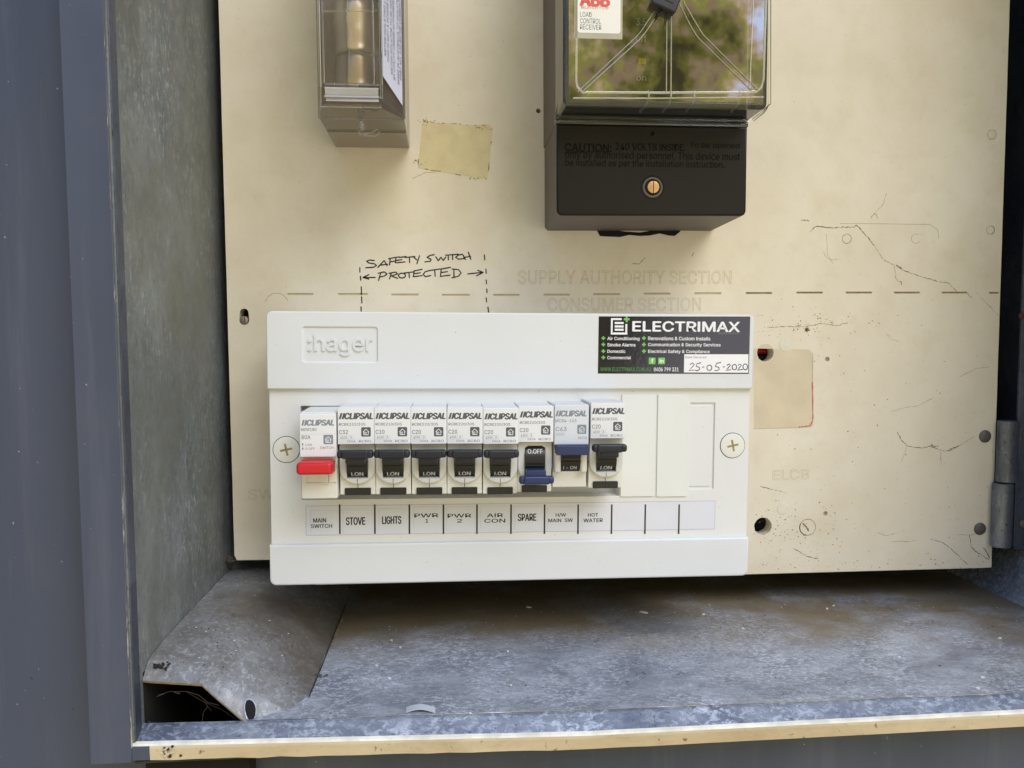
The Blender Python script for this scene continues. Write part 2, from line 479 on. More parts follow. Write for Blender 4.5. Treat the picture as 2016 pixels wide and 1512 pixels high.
c = q.mix(q.ramp(q.noise(60, 3), .4, .6), lin(92, 86, 52), lin(104, 98, 60))
q.col(c).set(Roughness=.4, Metallic=.2); M_FACE = q.m
M_YELLOW = plastic('indicator_yellow', lin(232, 214, 48), .4)
M_CARDW = plain('card_white', lin(232, 231, 226), .5, var=.03)
M_ABBRED = plain('card_red', lin(214, 96, 84), .5, var=.1, vs_=300)
M_SEAL = plain('seal_black', lin(34, 36, 46), .4, var=.3, vs_=200, bump=.2, bs=500)
M_CABLERED = plastic('cable_red', lin(176, 30, 36), .4)
M_CABLEBLK = plastic('cable_black', lin(22, 22, 24), .45)
M_WEB = plain('cobweb', lin(88, 76, 62), .9)
M_FLAKE = plain('flake_white', lin(222, 218, 208), .8, var=.1, vs_=300)
M_OFFCUT = plastic('plastic_offcut', lin(186, 192, 198), .35)

def clear(name, tint, refl=1.0, rough=.03, haze=0.0, hazec=(.6, .55, .5, 1), bump=0.0):
    m = bpy.data.materials.new(name); m.use_nodes = True
    n, l = m.node_tree.nodes, m.node_tree.links
    n.clear()
    out = n.new('ShaderNodeOutputMaterial')
    tr = n.new('ShaderNodeBsdfTransparent'); tr.inputs[0].default_value = tint
    gl = n.new('ShaderNodeBsdfGlossy'); gl.inputs['Roughness'].default_value = rough
    fr = n.new('ShaderNodeFresnel'); fr.inputs[0].default_value = 1.5
    mu = n.new('ShaderNodeMath'); mu.operation = 'MULTIPLY'; mu.inputs[1].default_value = refl
    l.new(fr.outputs[0], mu.inputs[0])
    mx_ = n.new('ShaderNodeMixShader')
    body = tr.outputs[0]
    if haze:
        df = n.new('ShaderNodeBsdfDiffuse'); df.inputs[0].default_value = hazec
        mh = n.new('ShaderNodeMixShader'); mh.inputs[0].default_value = haze
        l.new(tr.outputs[0], mh.inputs[1]); l.new(df.outputs[0], mh.inputs[2]); body = mh.outputs[0]
    if bump:
        c_ = n.new('ShaderNodeTexCoord'); no = n.new('ShaderNodeTexNoise'); no.inputs['Scale'].default_value = 60
        l.new(c_.outputs['Object'], no.inputs['Vector'])
        bp = n.new('ShaderNodeBump'); bp.inputs['Strength'].default_value = bump; bp.inputs['Distance'].default_value = .001
        l.new(no.outputs['Fac'], bp.inputs['Height']); l.new(bp.outputs[0], gl.inputs['Normal'])
    l.new(mu.outputs[0], mx_.inputs[0]); l.new(body, mx_.inputs[1]); l.new(gl.outputs[0], mx_.inputs[2])
    l.new(mx_.outputs[0], out.inputs['Surface'])
    return m
M_CLEAR = clear('clear_cover', (.95, .96, .96, 1), 7.5, .02)
M_CLEARWALL = clear('clear_cover_wall', (.80, .83, .86, 1), 1.6, .06, .06, (.45, .48, .52, 1), .12)
M_CLEARRIB = clear('clear_rib', (.96, .96, .92, 1), 1.6, .10, .26, (.86, .85, .70, 1))  # pale yellow haze paints the bright glints of the rib edges
M_NOSE = clear('fuse_nose', (.90, .90, .94, 1), 5.0, .10, .45, (.74, .76, .86, 1), .3)  # bluish white haze colour stands in for reflected sky
def glass(name, c, rough=.03):
    q = N(name).set(Roughness=rough, IOR=1.46)
    q.b.inputs['Base Color'].default_value = c; q.b.inputs['Transmission Weight'].default_value = 1.0
    return q.m
M_RIBGLASS = glass('rib_glass', (.97, .98, .97, 1), .10)
M_FUSECLEAR = clear('fuse_clear', (.985, .975, .965, 1), 1.2, .04, .09, (.62, .57, .52, 1), .12)
M_HOOK = clear('clear_hook', (.92, .93, .92, 1), 2.2, .08, .5, (.80, .82, .86, 1))
M_FUSEBASE = clear('fuse_smoked_base', (.86, .80, .74, 1), 1.0, .15, .34, (.66, .58, .50, 1))
M_FUSEEDGE = clear('fuse_clear_edge', (.90, .88, .86, 1), 2.6, .06, .22, (.66, .64, .68, 1))

# ================================================================== SETTING: sheet metal wall
def clad(mb, x0, x1, z0, z1, Y=-115.0):
    """shallow ribbed sheet: flat pans with low steps"""
    pitch = 104.0
    xs = [x0]
    k = math.floor((x0 + 270) / pitch) - 1
    while True:
        b = -270 + k * pitch
        if b > x1: break
        for dx, dy in ((0, 0), (14, -2.0), (50, -2.0), (66, 0)):
            if x0 < b + dx < x1: xs.append(b + dx)
        k += 1
    xs.append(x1)
    def yy(x):
        t = (x + 270) % pitch
        if t < 14: return Y - 2.0 * t / 14
        if t < 50: return Y - 2.0
        if t < 66: return Y - 2.0 * (66 - t) / 16
        return Y
    vs_, fs_ = [], []
    for x in xs:
        vs_ += [(x, yy(x), z0), (x, yy(x), z1)]
    for i in range(len(xs) - 1):
        fs_.append((2 * i, 2 * i + 2, 2 * i + 3, 2 * i + 1))
    mb.add(vs_, fs_)
XL, XR = -138.5, 386.0                           # inside faces of the box
YF, YB = -137.0, 62.0                            # front flange, back
ZT = 640.0
mb = MB()
clad(mb, -620, XL - 3, -560, 900); clad(mb, XR + 3, 900, -560, 900)
clad(mb, XL - 3, XR + 3, -560, -187.5); clad(mb, XL - 3, XR + 3, ZT + 4, 900)
tag(mb.build('cladding_wall', M_PAINT, smooth=20), 'blue grey painted ribbed sheet metal wall around the open meter box', 'wall', kind='thing')

# ================================================================== METER BOX
box = thing('meter_box', 'open galvanised steel meter box with blue grey flange and cream front lip', 'meter box', (110, -40, -176))
OB = Vector((110, -40, -176))
class LB(MB):
    """builder whose points are given in world mm and stored relative to an origin"""
    def __init__(s, o): MB.__init__(s); s.o = Vector(o)
    def build(s, *a, **k):
        s.v = [(p[0] - s.o.x, p[1] - s.o.y, p[2] - s.o.z) for p in s.v]
        return MB.build(s, *a, **k)
def floor_z(x):
    pts = ((-140, -172.5), (-95, -173.5), (58, -175.5), (200, -176.5), (390, -177.5))
    for (a, za), (b, zb) in zip(pts, pts[1:]):
        if x <= b: return za + (zb - za) * (x - a) / (b - a)
    return pts[-1][1]
def lip_z(x):
    pts = ((-158, -176.2), (-133, -176.8), (58, -181.6), (270, -181.0), (404, -180.6))
    for (a, za), (b, zb) in zip(pts, pts[1:]):
        if x <= b: return za + (zb - za) * (x - a) / (b - a)
    return pts[-1][1]
# floor with a gentle, slightly dented surface
mb = LB(OB)
nx, ny = 110, 46
X0F = -94.0
vs_, fs_ = [], []
for i in range(nx + 1):
    x = X0F + (XR - X0F) * i / nx
    for j in range(ny + 1):
        y = -127 + (YB + 127) * j / ny
        z = floor_z(x) + 0.9 * noise.noise(Vector((x * .018, y * .022, 3.1))) + .25 * noise.noise(Vector((x * .08, y * .08, 9)))
        # pressed ring by the right end
        for cx_, cy_, R_ in ((300, -70, 46), (330, -52, 30)):
            rr = math.hypot((x - cx_) * .9, y - cy_)
            z += .9 * math.exp(-((rr - R_) / 3.0) ** 2)
        if j == 0: z = floor_z(x)
        vs_.append((x, y, z))
for i in range(nx):
    for j in range(ny):
        a = i * (ny + 1) + j
        fs_.append((a, a + ny + 1, a + ny + 2, a + 1))
mb.add(vs_, fs_)
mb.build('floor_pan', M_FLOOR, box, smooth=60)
# lip: turned down strip, bare edge, cream front
mb = LB(OB)
n = 60
prev = None
for i in range(n + 1):
    x = XL - 12 + (XR - XL + 30) * i / n
    zf, zl = floor_z(x) - .2, lip_z(x)
    jit = .12 * noise.noise(Vector((x * .07, 0, 0)))
    ring = [(x, -126.8, zf), (x, -129.0, zf - .4), (x, -136.0, zl + .5 + jit)]
    ring2 = [(x, -136.0, zl + .5 + jit), (x, -137.2, zl - .1 + jit), (x, -137.6, zl - .9 + jit)]
    bot = zl - 7.2 - .55 * noise.noise(Vector((x * .11, 5, 0)))
    ring3 = [(x, -137.6, zl - .9 + jit), (x, -137.9, zl - 2.0), (x, -137.6, bot), (x, -134.5, bot - .3), (x, -134.0, zl - 3)]
    if prev:
        for (ra, rb, mi) in ((prev[0], ring, 0), (prev[1], ring2, 1), (prev[2], ring3, 2)):
            for k in range(len(ra) - 1):
                mb.quad(ra[k], ra[k + 1], rb[k + 1], rb[k], 3 if (mi == 2 and x < -124) else mi)
    prev = (ring, ring2, ring3)
mb.build('front_lip', [M_LIPTOP, M_LIPEDGE, M_LIP, M_PAINT], box, smooth=50)
# side panels, back, roof
mb = LB(OB)
n = 14
mb.box(XL - 1.6, XL, YF + .3, YB, -178, ZT)
w = mb.build('side_panel', M_WALL, box, smooth=None)
mb = LB(OB)
cy_, cz_ = -51.5, 184.0
vs_ = []
for rr_, dx_ in ((9.2, .05), (8.6, .55), (7.6, .5), (7.2, .1)):
    for k in range(28): vs_.append((XL + dx_, cy_ + rr_ * math.cos(k * .2244), cz_ + rr_ * math.sin(k * .2244)))
mb.add(vs_, [(i * 28 + k, i * 28 + (k + 1) % 28, (i + 1) * 28 + (k + 1) % 28, (i + 1) * 28 + k) for i in range(3) for k in range(28)], 0)
mb.build('knockout_ring', M_DARKMETAL, box)
mb = LB(OB); mb.box(XR, XR + 1.6, YF + .3, YB, -180, ZT); mb.build('side_panel', M_PLATE, box, smooth=None)
mb = LB(OB); mb.box(XL, XR, YB, YB + 1.5, -260, ZT); mb.build('back_panel', M_DARKMETAL, box, smooth=None)
mb = LB(OB); mb.box(XL - 1.6, XR + 1.6, YF + .3, YB + 1.5, ZT, ZT + 1.6); mb.build('roof_panel', M_WALL, box, smooth=None)
# flange round the opening: painted face, worn inner edge, return to the wall
mb = LB(OB)
for (x0, x1, z0, z1) in ((XL - 18.2, XL - 1.0, -184.5, ZT + 18), (XR + 1.0, XR + 18, -184.5, ZT + 18), (XL - 1.0, XR + 1.0, ZT + 1.8, ZT + 18)):
    mb.box(x0, x1, YF - 1.4, YF + .2, z0, z1, 0, .5, 2)
    mb.box(x0 + 1.2, x0 + 2.6, YF + .2, -115.5, z0 + 1, z1 - 1, 0)
    mb.box(x1 - 2.6, x1 - 1.2, YF + .2, -115.5, z0 + 1, z1 - 1, 0)
k = 130
for i in range(k):                                # worn bright arris along the left jamb
    z0_, z1_ = -178 + (ZT + 178) * i / k, -178 + (ZT + 178) * (i + 1) / k
    w_ = .2 + .18 * noise.noise(Vector((0, 0, z0_ * .05)))
    mb.box(XL - 1.0, XL - 1.0 + max(w_, .12), YF - 1.3, YF - .2, z0_, z1_, 1)
mb.build('front_flange', [M_PAINT, M_WORN], box, smooth=30)
mb = LB(OB)                                       # pale strip of return edge just inside the jamb
mb.box(XL - .2, XL + .5, YF + .2, YF + 7, -176, ZT - 1, 0, .2, 1)
mb.build('jamb_return', M_PLATE, box)
# underside tray so the lip has something behind it
mb = LB(OB); mb.box(XL - 1.6, XR + 1.6, -133.6, -114, -187.6, -186.6); mb.build('underside', M_DARKMETAL, box, smooth=None)
# corner duct, left: folded cover with an open, bent front end
mb = LB(OB)
secs = [(-127.4, (-138.2, -152.6), (-126, -154.4), (-112.5, -155.6), (-94.0, -174.2), (-93.0, -174.6)),
        (-123.5, (-138.2, -149.2), (-126, -151.8), (-111.8, -154.2), (-86.0, -173.6), (-82.0, -174.4)),
        (-118.0, (-138.2, -146.2), (-126, -148.6), (-111.2, -152.4), (-78.0, -172.8), (-73.0, -174.4)),
        (-104.0, (-138.2, -145.2), (-125, -146.6), (-110.2, -150.6), (-73.0, -172.4), (-69.4, -174.2)),
        (-70.0, (-138.2, -144.8), (-124, -145.6), (-108.6, -148.8), (-72.0, -172.2), (-69.0, -174.2)),
        (-30.0, (-138.2, -144.8), (-124, -145.2), (-107.4, -147.8), (-72.0, -172.4), (-69.0, -174.4)),
        (20.0, (-138.2, -144.8), (-124, -145.0), (-106.8, -147.4), (-72.0, -172.4), (-69.0, -174.6)),
        (YB - 1, (-138.2, -144.8), (-124, -145.0), (-106.8, -147.4), (-72.0, -172.4), (-69.0, -174.6))]
def secpts(sec):
    y = sec[0]; out = []
    pts = sec[1:]
    for (a, b) in zip(pts, pts[1:]):
        m = 6
        for k in range(m):
            t = k / m
            out.append((a[0] + (b[0] - a[0]) * t, y, a[1] + (b[1] - a[1]) * t))
    out.append((pts[-1][0], y, pts[-1][1]))
    return out
rows = []
for sa, sb in zip(secs, secs[1:]):
    m = 5
    A, B = secpts(sa), secpts(sb)
    for k in range(m):
        t = k / m
        rows.append([tuple(p[c_] + (q_[c_] - p[c_]) * t for c_ in range(3)) for p, q_ in zip(A, B)])
rows.append(secpts(secs[-1]))
HX, HY = P(489, 1400, -121).x, -121
vs_, fs_ = [], []
for r in rows:
    for p in r:
        vs_.append((p[0], p[1], p[2] + .35 * noise.noise(Vector((p[0] * .09, p[1] * .09, 1)))))
W_ = len(rows[0])
for i in range(len(rows) - 1):
    for j in range(W_ - 1):
        fs_.append((i * W_ + j, i * W_ + j + 1, (i + 1) * W_ + j + 1, (i + 1) * W_ + j))
mb.add(vs_, fs_, 0)
# underside skin gives the sheet a thickness, dark edge along the cut
o_ = len(mb.v)
mb.add([(v[0], v[1], v[2] - .9) for v in vs_], [tuple(reversed(f)) for f in fs_], 1)
for j in range(W_ - 1):
    mb.f.append((j, j + 1, o_ + j + 1, o_ + j)); mb.m.append(2)
duct = mb.build('corner_duct', [M_DUCT, M_DARKMETAL, M_CRACK], box, smooth=40)
mb2 = LB(OB)
for (xa, ya), (xb, yb) in (((-69.0, 20), (-69.0, -70)), ((-69.0, -70), (-69.4, -107))):
    n_ = 14
    for k in range(n_):
        xs_ = [xa + (xb - xa) * (k + q_) / n_ for q_ in (0, 1)]; ys_ = [ya + (yb - ya) * (k + q_) / n_ for q_ in (0, 1)]
        w2 = .18 + .2 * noise.noise(Vector((k * 1.7, ya, 0)))
        mb2.quad((xs_[0] - w2, ys_[0], -173.0), (xs_[1] - w2, ys_[1], -173.0), (xs_[1] + w2 + .1, ys_[1], -173.5), (xs_[0] + w2 + .1, ys_[0], -173.5), 0)
mb2.build('seam', M_DIRT, box, smooth=None)
# bolt hole through the duct slope
def duct_z(x, y):
    for sa, sb in zip(secs, secs[1:]):
        if sa[0] <= y <= sb[0]:
            t = (y - sa[0]) / (sb[0] - sa[0])
            pts = [(a[0] + (b[0] - a[0]) * t, a[1] + (b[1] - a[1]) * t) for a, b in zip(sa[1:], sb[1:])]
            for a, b in zip(pts, pts[1:]):
                if a[0] <= x <= b[0]:
                    return a[1] + (b[1] - a[1]) * (x - a[0]) / (b[0] - a[0])
    return -174
def on_duct(px, py):
    for k in range(400):
        Y = -127 + k * .5
        p = P(px, py, Y)
        if p.z <= duct_z(p.x, Y) + .05: return p
    return P(px, py, -110)
mb = LB(OB)
hc = on_duct(493, 1399)
ring = []
for k in range(20):
    a = 2 * math.pi * k / 20
    x, y = hc.x + 2.3 * math.cos(a), hc.y + 2.3 * math.sin(a)
    ring.append((x, y, duct_z(x, y) + .9))
mb.add(ring, [tuple(range(20))], 0)
for sc_, mi in ((1.0, 1),):
    for k in range(20):
        a, b = ring[k], ring[(k + 1) % 20]
        ex = lambda p, s_: (hc.x + (p[0] - hc.x) * s_, hc.y + (p[1] - hc.y) * s_, duct_z(hc.x + (p[0] - hc.x) * s_, hc.y + (p[1] - hc.y) * s_) + .95)
        mb.quad(a, b, ex(b, 1.18), ex(a, 1.18), 1)
mb.build('bolt_hole', [M_BLACKVOID, M_LIPTOP], box)
# cavity below the duct, painted black for the shade in its open end
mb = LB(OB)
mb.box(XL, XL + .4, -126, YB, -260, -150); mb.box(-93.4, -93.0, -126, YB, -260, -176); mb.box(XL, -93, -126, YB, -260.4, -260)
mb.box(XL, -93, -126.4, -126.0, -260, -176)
mb.build('duct_cavity_shade', M_BLACKVOID, box, smooth=None)
# right hand corner: fold of the opposite duct and the strip that carries the hinge
mb = LB(OB)
vs_, fs_ = [], []
for j in range(24):
    y = -131 + (YB + 130) * j / 23
    for (x, z) in ((385.8, -146), (383, -148.5), (379, -158), (373, -171), (368, -177.6)):
        vs_.append((x + .6 * noise.noise(Vector((y * .06, z * .05, 0))), y, z))
for j in range(23):
    for k in range(4): fs_.append((j * 5 + k, j * 5 + k + 1, (j + 1) * 5 + k + 1, (j + 1) * 5 + k))
mb.add(vs_, fs_); mb.build('corner_duct', M_LIPTOP, box, smooth=60)
mb = LB(OB)
mb.plate(rrect(369.5, 385.8, -143.5, ZT - 1, 4, 4, (1, 0, 0, 0)), [], -3.0, 2.0, 0, .3)
for zz in (-66.5, -126.0):
    mb.lathe(374.8 + 1.0, zz, [(3.4, -3.0), (3.2, -4.0), (2.0, -4.8), (0.2, -5.1)], 20, 1)
mb.lathe(P(2011, 622, -3).x, P(2011, 622, -3).z, [(2.2, -3.0), (2.0, -3.7), (.3, -4.1)], 16, 2)
mb.build('hinge_strip', [M_PLATE, M_RIVET, plain('rust', lin(86, 52, 44), .8)], box)

# ================================================================== BACKING PANEL
OP = Vector((112, 0, 60))
panel = thing('backing_panel', 'stained cream switchboard panel with marker writing, engraved lettering and old holes', 'panel', OP)
YP = 0.0
def pp(px, py): v = P(px, py, YP); return (v.x, v.z)
mb = LB(OP)
outer = [(-132.6, -133.5), (-131.2, -136.6), (-112, -136.9), (-84, -136.6), (-84, -153.5), (192, -155.2), (300, -155.6), (352, -155.8), (357.0, -155.6)]
zz = -140.0
while zz < 625:
    outer.append((356.3 - .0035 * zz + .12 * noise.noise(Vector((zz * .2, 0, 0))), zz)); zz += 9
outer += [(354.2, 628), (-132.6, 628)]
zz = 620.0
while zz > -130:
    outer.append((-132.6 + .12 * noise.noise(Vector((zz * .2, 7, 0))), zz)); zz -= 12
def pr(px): return px * .3133
holes = []
HBIG = [(1507, 695, 17.5), (1502, 1036, 18.5)]
for x, y, r in HBIG:
    holes.append(circ(*pp(x, y), pr(r), 26, .03))
for x, y, r in ((1589, 649, 4.6), (1629, 707, 5.0), (1625, 1011, 5.0), (1060, 218, 4.6)):
    holes.append(circ(*pp(x, y), pr(r), 12, .05))
kx, kz = pp(481, 630); kz_t = pp(481, 616)[1]
holes.append([(kx + 2.9 * math.cos(a), kz + 2.9 * math.sin(a)) for a in [math.radians(170 + 200 * k / 12) for k in range(13)]] +
             [(kx + 2.6 * math.cos(a), kz_t + 2.6 * math.sin(a)) for a in [math.radians(0 + 180 * k / 10) for k in range(11)]])
DASH = [(565, 617, 579), (665, 724, 579), (770, 824, 580), (870, 925, 580.5), (971, 1023, 580.5), (1070, 1122, 580), (1168, 1221, 579), (1267, 1320, 578),
        (1367, 1420, 577.5), (1468, 1520, 577), (1568, 1620, 576), (1665, 1717, 576), (1760, 1811, 576), (1854, 1904, 576), (1947, 1967, 576.5)]
for x0, x1, y in DASH:
    a, b = pp(x0, y), pp(x1, y)
    h = .62
    holes.append(rrect(a[0], b[0], min(a[1], b[1]) - h, max(a[1], b[1]) + h, .5, 3))
mb.plate(outer, holes, 0, 9.0, 0, .0)
for i, (x0, x1, y) in enumerate(DASH):            # groove floors
    a, b = pp(x0, y), pp(x1, y)
    mb.box(a[0] - .3, b[0] + .3, .45 if i < 9 else .7, .9, a[1] - 1.0, a[1] + 1.0, 2 if i < 9 else 1)
body = mb
# cracks, scratches and flaws lie in the face itself
Z3 = lambda pts: [pp(1500 + x / 3.907, 380 + y / 3.907) for x, y in pts]
def wob(pts, amp=.25, n=5):
    out = []
    for a, b in zip(pts, pts[1:]):
        for k in range(n):
            t = k / n
            out.append((a[0] + (b[0] - a[0]) * t + random.uniform(-amp, amp), a[1] + (b[1] - a[1]) * t + random.uniform(-amp, amp)))
    out.append(pts[-1]); return out
CR = [([(300, 210), (345, 208), (365, 218)], .55, 3), ([(370, 298), (400, 268), (430, 252)], .5, 3), ([(430, 258), (520, 268), (620, 264), (700, 264), (730, 250)], .55, 3),
      ([(730, 250), (780, 305), (820, 350), (860, 400)], .6, 3), ([(860, 400), (900, 460), (935, 512), (1015, 556)], .4, 4), ([(1040, 568), (1100, 600), (1200, 635), (1290, 662), (1370, 685), (1430, 690), (1500, 758)], .42, 3),
      ([(1020, 556), (1030, 660), (1050, 680), (1075, 680)], .4, 4), ([(1070, 678), (1075, 705)], .5, 3), ([(1035, 560), (1075, 580)], .9, 3), ([(1575, 765), (1612, 808)], .45, 4), ([(1650, 765), (1760, 880), (1830, 950)], .3, 4),
      ([(835, 195), (870, 155), (895, 195)], .45, 4), ([(870, 150), (930, 90), (960, 0)], .3, 4)]
for pts, w_, mi in CR: body.ribbon(wob(Z3(pts), .26, 8), -.03, w_ * .8, mi, .75)
Z8 = lambda pts: [pp(1440 + x / 2.70, 600 + y / 2.70) for x, y in pts]
CR2 = [([(880, 675), (905, 720), (935, 750), (1000, 762), (1060, 752), (1110, 775), (1160, 775), (1210, 750)], .5, 3), ([(1060, 740), (1075, 755), (1100, 752)], .8, 3), ([(935, 750), (915, 800), (905, 835)], .35, 4),
       ([(1210, 750), (1250, 725), (1290, 700)], .35, 4), ([(1110, 780), (1115, 850)], .4, 4), ([(1150, 775), (1205, 750)], .9, 3), ([(820, 148), (850, 185), (885, 195)], .35, 4), ([(850, 568), (930, 545), (1000, 535), (1070, 495)], .3, 4),
       ([(1210, 385), (1300, 340), (1370, 330)], .3, 4), ([(1055, 1245), (1120, 1262), (1170, 1300), (1255, 1380)], .4, 3), ([(1265, 1222), (1275, 1290), (1310, 1320), (1370, 1355)], .5, 3), ([(1200, 1220), (1270, 1225), (1310, 1215)], .4, 4),
       ([(850, 1262), (980, 1255)], .35, 4), ([(330, 1295), (400, 1335), (460, 1350)], .55, 3), ([(155, 965), (205, 978)], .6, 3), ([(205, 978), (290, 998)], .4, 4), ([(190, 122), (290, 115), (380, 118), (480, 100), (560, 112), (620, 95)], .5, 4),
       ([(780, 1215), (830, 1228), (885, 1210)], .35, 4), ([(1340, 1290), (1375, 1345)], .6, 3), ([(385, 545), (400, 540), (392, 560)], .9, 3)]
for pts, w_, mi in CR2: body.ribbon(wob(Z8(pts), .32, 8), -.03, w_ * .75, mi, .8)
for pts, w_, mi in (([(1245, 519), (1258, 520), (1270, 507)], .5, 4), ([(1362, 505), (1366, 497)], .5, 4), ([(812, 352), (836, 340), (868, 338)], .3, 4)):
    body.ribbon(wob([pp(*p_) for p_ in pts], .12), -.03, w_, mi, .4)
# chips: clustered by the old fixings, the hinge side and the bottom edge
def chip(x, z, r, mi):
    m = random.randint(5, 7); ph = random.random() * 6
    body.add([(x + r * random.uniform(.5, 1.3) * math.cos(ph + 6.283 * k / m), -.02, z + r * random.uniform(.4, 1.0) * math.sin(ph + 6.283 * k / m)) for k in range(m)], [tuple(range(m))], mi)
for k in range(900):
    t = random.random()
    if t < .35: x, y = random.gauss(1600, 70), random.gauss(640, 13)
    elif t < .62: x, y = random.uniform(1490, 1950), random.gauss(1115, 16)
    elif t < .8: x, y = random.gauss(1560, 60), random.gauss(1035, 28)
    else: x, y = random.uniform(1500, 1960), random.uniform(620, 1120)
    if y > 1122 or x < 1484 or x > 1965: continue
    if t < .62 and noise.noise(Vector((x * .03, y * .05, 2))) < -.05: continue
    chip(*pp(x, y), random.choice((.18, .22, .28, .38, .55)), random.choice((3, 3, 4, 4)))
for k in range(110):
    x, y = random.uniform(460, 1960), random.uniform(0, 610)
    chip(*pp(x, y), random.choice((.14, .18, .25, .3)), random.choice((4, 4, 4, 3)))
# rubbed rings of former fixings
def ring(x, y, r, w_, mi, a0=0, a1=360):
    c0 = pp(x, y)
    body.ribbon([(c0[0] + pr(r) * math.cos(math.radians(a0 + (a1 - a0) * k / 22)), c0[1] + pr(r) * math.sin(math.radians(a0 + (a1 - a0) * k / 22))) for k in range(23)], -.025, w_, mi, .3)
ring(1667, 470, 9.5, .32, 3); ring(1803, 470, 9.5, .28, 4, 60, 330); ring(1950, 453, 8.5, .5, 3, -80, 80); ring(1950, 453, 8.5, .3, 4); ring(1953, 265, 9.5, .35, 4)
ring(545, 600, 22, .3, 4, 20, 165); ring(1590, 1038, 17, .5, 4); ring(1590, 1038, 17, .6, 4, 150, 260); ring(1640, 492, 20, .28, 4, 190, 300)
body.ribbon(wob([pp(1653, 440), pp(1830, 442), pp(1846, 452), pp(1848, 470)], .1), -.025, .28, 4)
body.ribbon(wob([pp(1627, 460), pp(1629, 500), pp(1640, 520)], .1), -.025, .25, 4)
body.ribbon([pp(1580, 1030), pp(1588, 1038), pp(1592, 1046)], -.03, .8, 3)
pnl = body.build('board', [M_PANEL, M_GROOVE, M_GROOVEPALE, M_CRACK, M_CRACKPALE], panel, smooth=None)
# engraved lettering
mb = LB(OP)
def eng(s_, x0, y0, x1, y1, r=.007):
    a, b = pp(x0, y1), pp(x1, y0)
    mb.text(s_, a[0], a[1], b[0], b[1], -.02, 0, outline=r)
for a_ in (('SUPPLY AUTHORITY SECTION', 1020, 533, 1440, 559), ('CONSUMER SECTION', 1078, 586, 1380, 613), ('ELCB', 1521, 924, 1593, 945), ('SW', 489, 962, 540, 984)):
    mb = LB(OP); eng(*a_); mb.build('engraved_lettering', M_ENGRAVE, panel, smooth=None)
# handwriting in black marker
mb = LB(OP)
ZZ = lambda pts: [pp(640 + x / 4.383, 460 + y / 4.383) for x, y in pts]
def ell(cx, cy, rx, ry, n=14): return [(cx + rx * math.cos(6.4 * k / n - 1.2), cy + ry * math.sin(6.4 * k / n - 1.2)) for k in range(n + 1)]
STROKES = [[(425, 232), (385, 228), (358, 238), (375, 252), (430, 262), (443, 275), (420, 290), (350, 295)], [(455, 292), (482, 262), (510, 232), (535, 276)], [(478, 272), (538, 264)],
  [(556, 270), (562, 220)], [(548, 216), (640, 200)], [(560, 244), (605, 236)], [(606, 252), (612, 210)], [(640, 205), (700, 198)], [(610, 232), (662, 224)], [(606, 252), (690, 244)],
  [(690, 206), (775, 198)], [(728, 206), (730, 250)], [(765, 202), (790, 226)], [(815, 190), (803, 226), (792, 260)],
  [(942, 182), (905, 188), (880, 205), (915, 222), (910, 238), (862, 244)], [(955, 200), (976, 234), (1000, 204), (1020, 232), (1042, 200)], [(1062, 188), (1064, 226)], [(1040, 186), (1150, 178)], [(1102, 182), (1100, 224)],
  [(1185, 178), (1150, 185), (1126, 204), (1150, 220), (1200, 216)], [(1190, 184), (1212, 224)], [(1236, 160), (1258, 222)], [(1196, 206), (1255, 196)],
  [(432, 378), (330, 380)], [(378, 354), (328, 378), (378, 392)], [(480, 340), (470, 372), (462, 404)], [(458, 342), (510, 330), (535, 348), (512, 366), (472, 374)],
  [(572, 340), (556, 390)], [(552, 342), (610, 332), (626, 348), (568, 366)], [(575, 366), (626, 386)], ell(664, 362, 30, 21), [(682, 340), (764, 330)], [(724, 336), (727, 380)],
  [(768, 322), (836, 308)], [(768, 322), (762, 372)], [(770, 346), (822, 338)], [(760, 372), (836, 362)], [(902, 318), (862, 330), (846, 352), (866, 371), (912, 362)],
  [(904, 318), (992, 305)], [(946, 315), (950, 367)], [(998, 306), (1082, 291)], [(1002, 306), (996, 369)], [(1000, 336), (1056, 328)], [(995, 369), (1078, 358)],
  [(1112, 305), (1112, 378)], [(1098, 306), (1150, 310), (1174, 338), (1150, 368), (1095, 381)], [(1230, 348), (1362, 334)], [(1318, 317), (1364, 334), (1308, 364)],
  [(300, 294), (300, 332)], [(305, 368), (308, 402)], [(312, 460), (314, 500), (313, 526)], [(315, 545), (317, 598)], [(310, 632), (312, 674)],
  [(1375, 184), (1377, 226)], [(1388, 305), (1390, 341)], [(1390, 400), (1393, 433)], [(1395, 478), (1397, 509)], [(1390, 554), (1393, 589)], [(1405, 634), (1412, 684)]]
for sk in STROKES:
    p_ = ZZ(sk)
    w_ = .78 if len(sk) > 0 else .7
    fine = []
    for a, b in zip(p_, p_[1:]):
        for k in range(4): fine.append((a[0] + (b[0] - a[0]) * k / 4, a[1] + (b[1] - a[1]) * k / 4))
    fine.append(p_[-1])
    mb.ribbon(fine, -.045, w_, 0, .12)
    for e_ in p_:
        mb.add([(x, -.05, z) for x, z in circ(e_[0], e_[1], w_ * .48, 8)], [tuple(range(8))], 0)
mb.build('marker_writing', M_INK, panel, smooth=None)
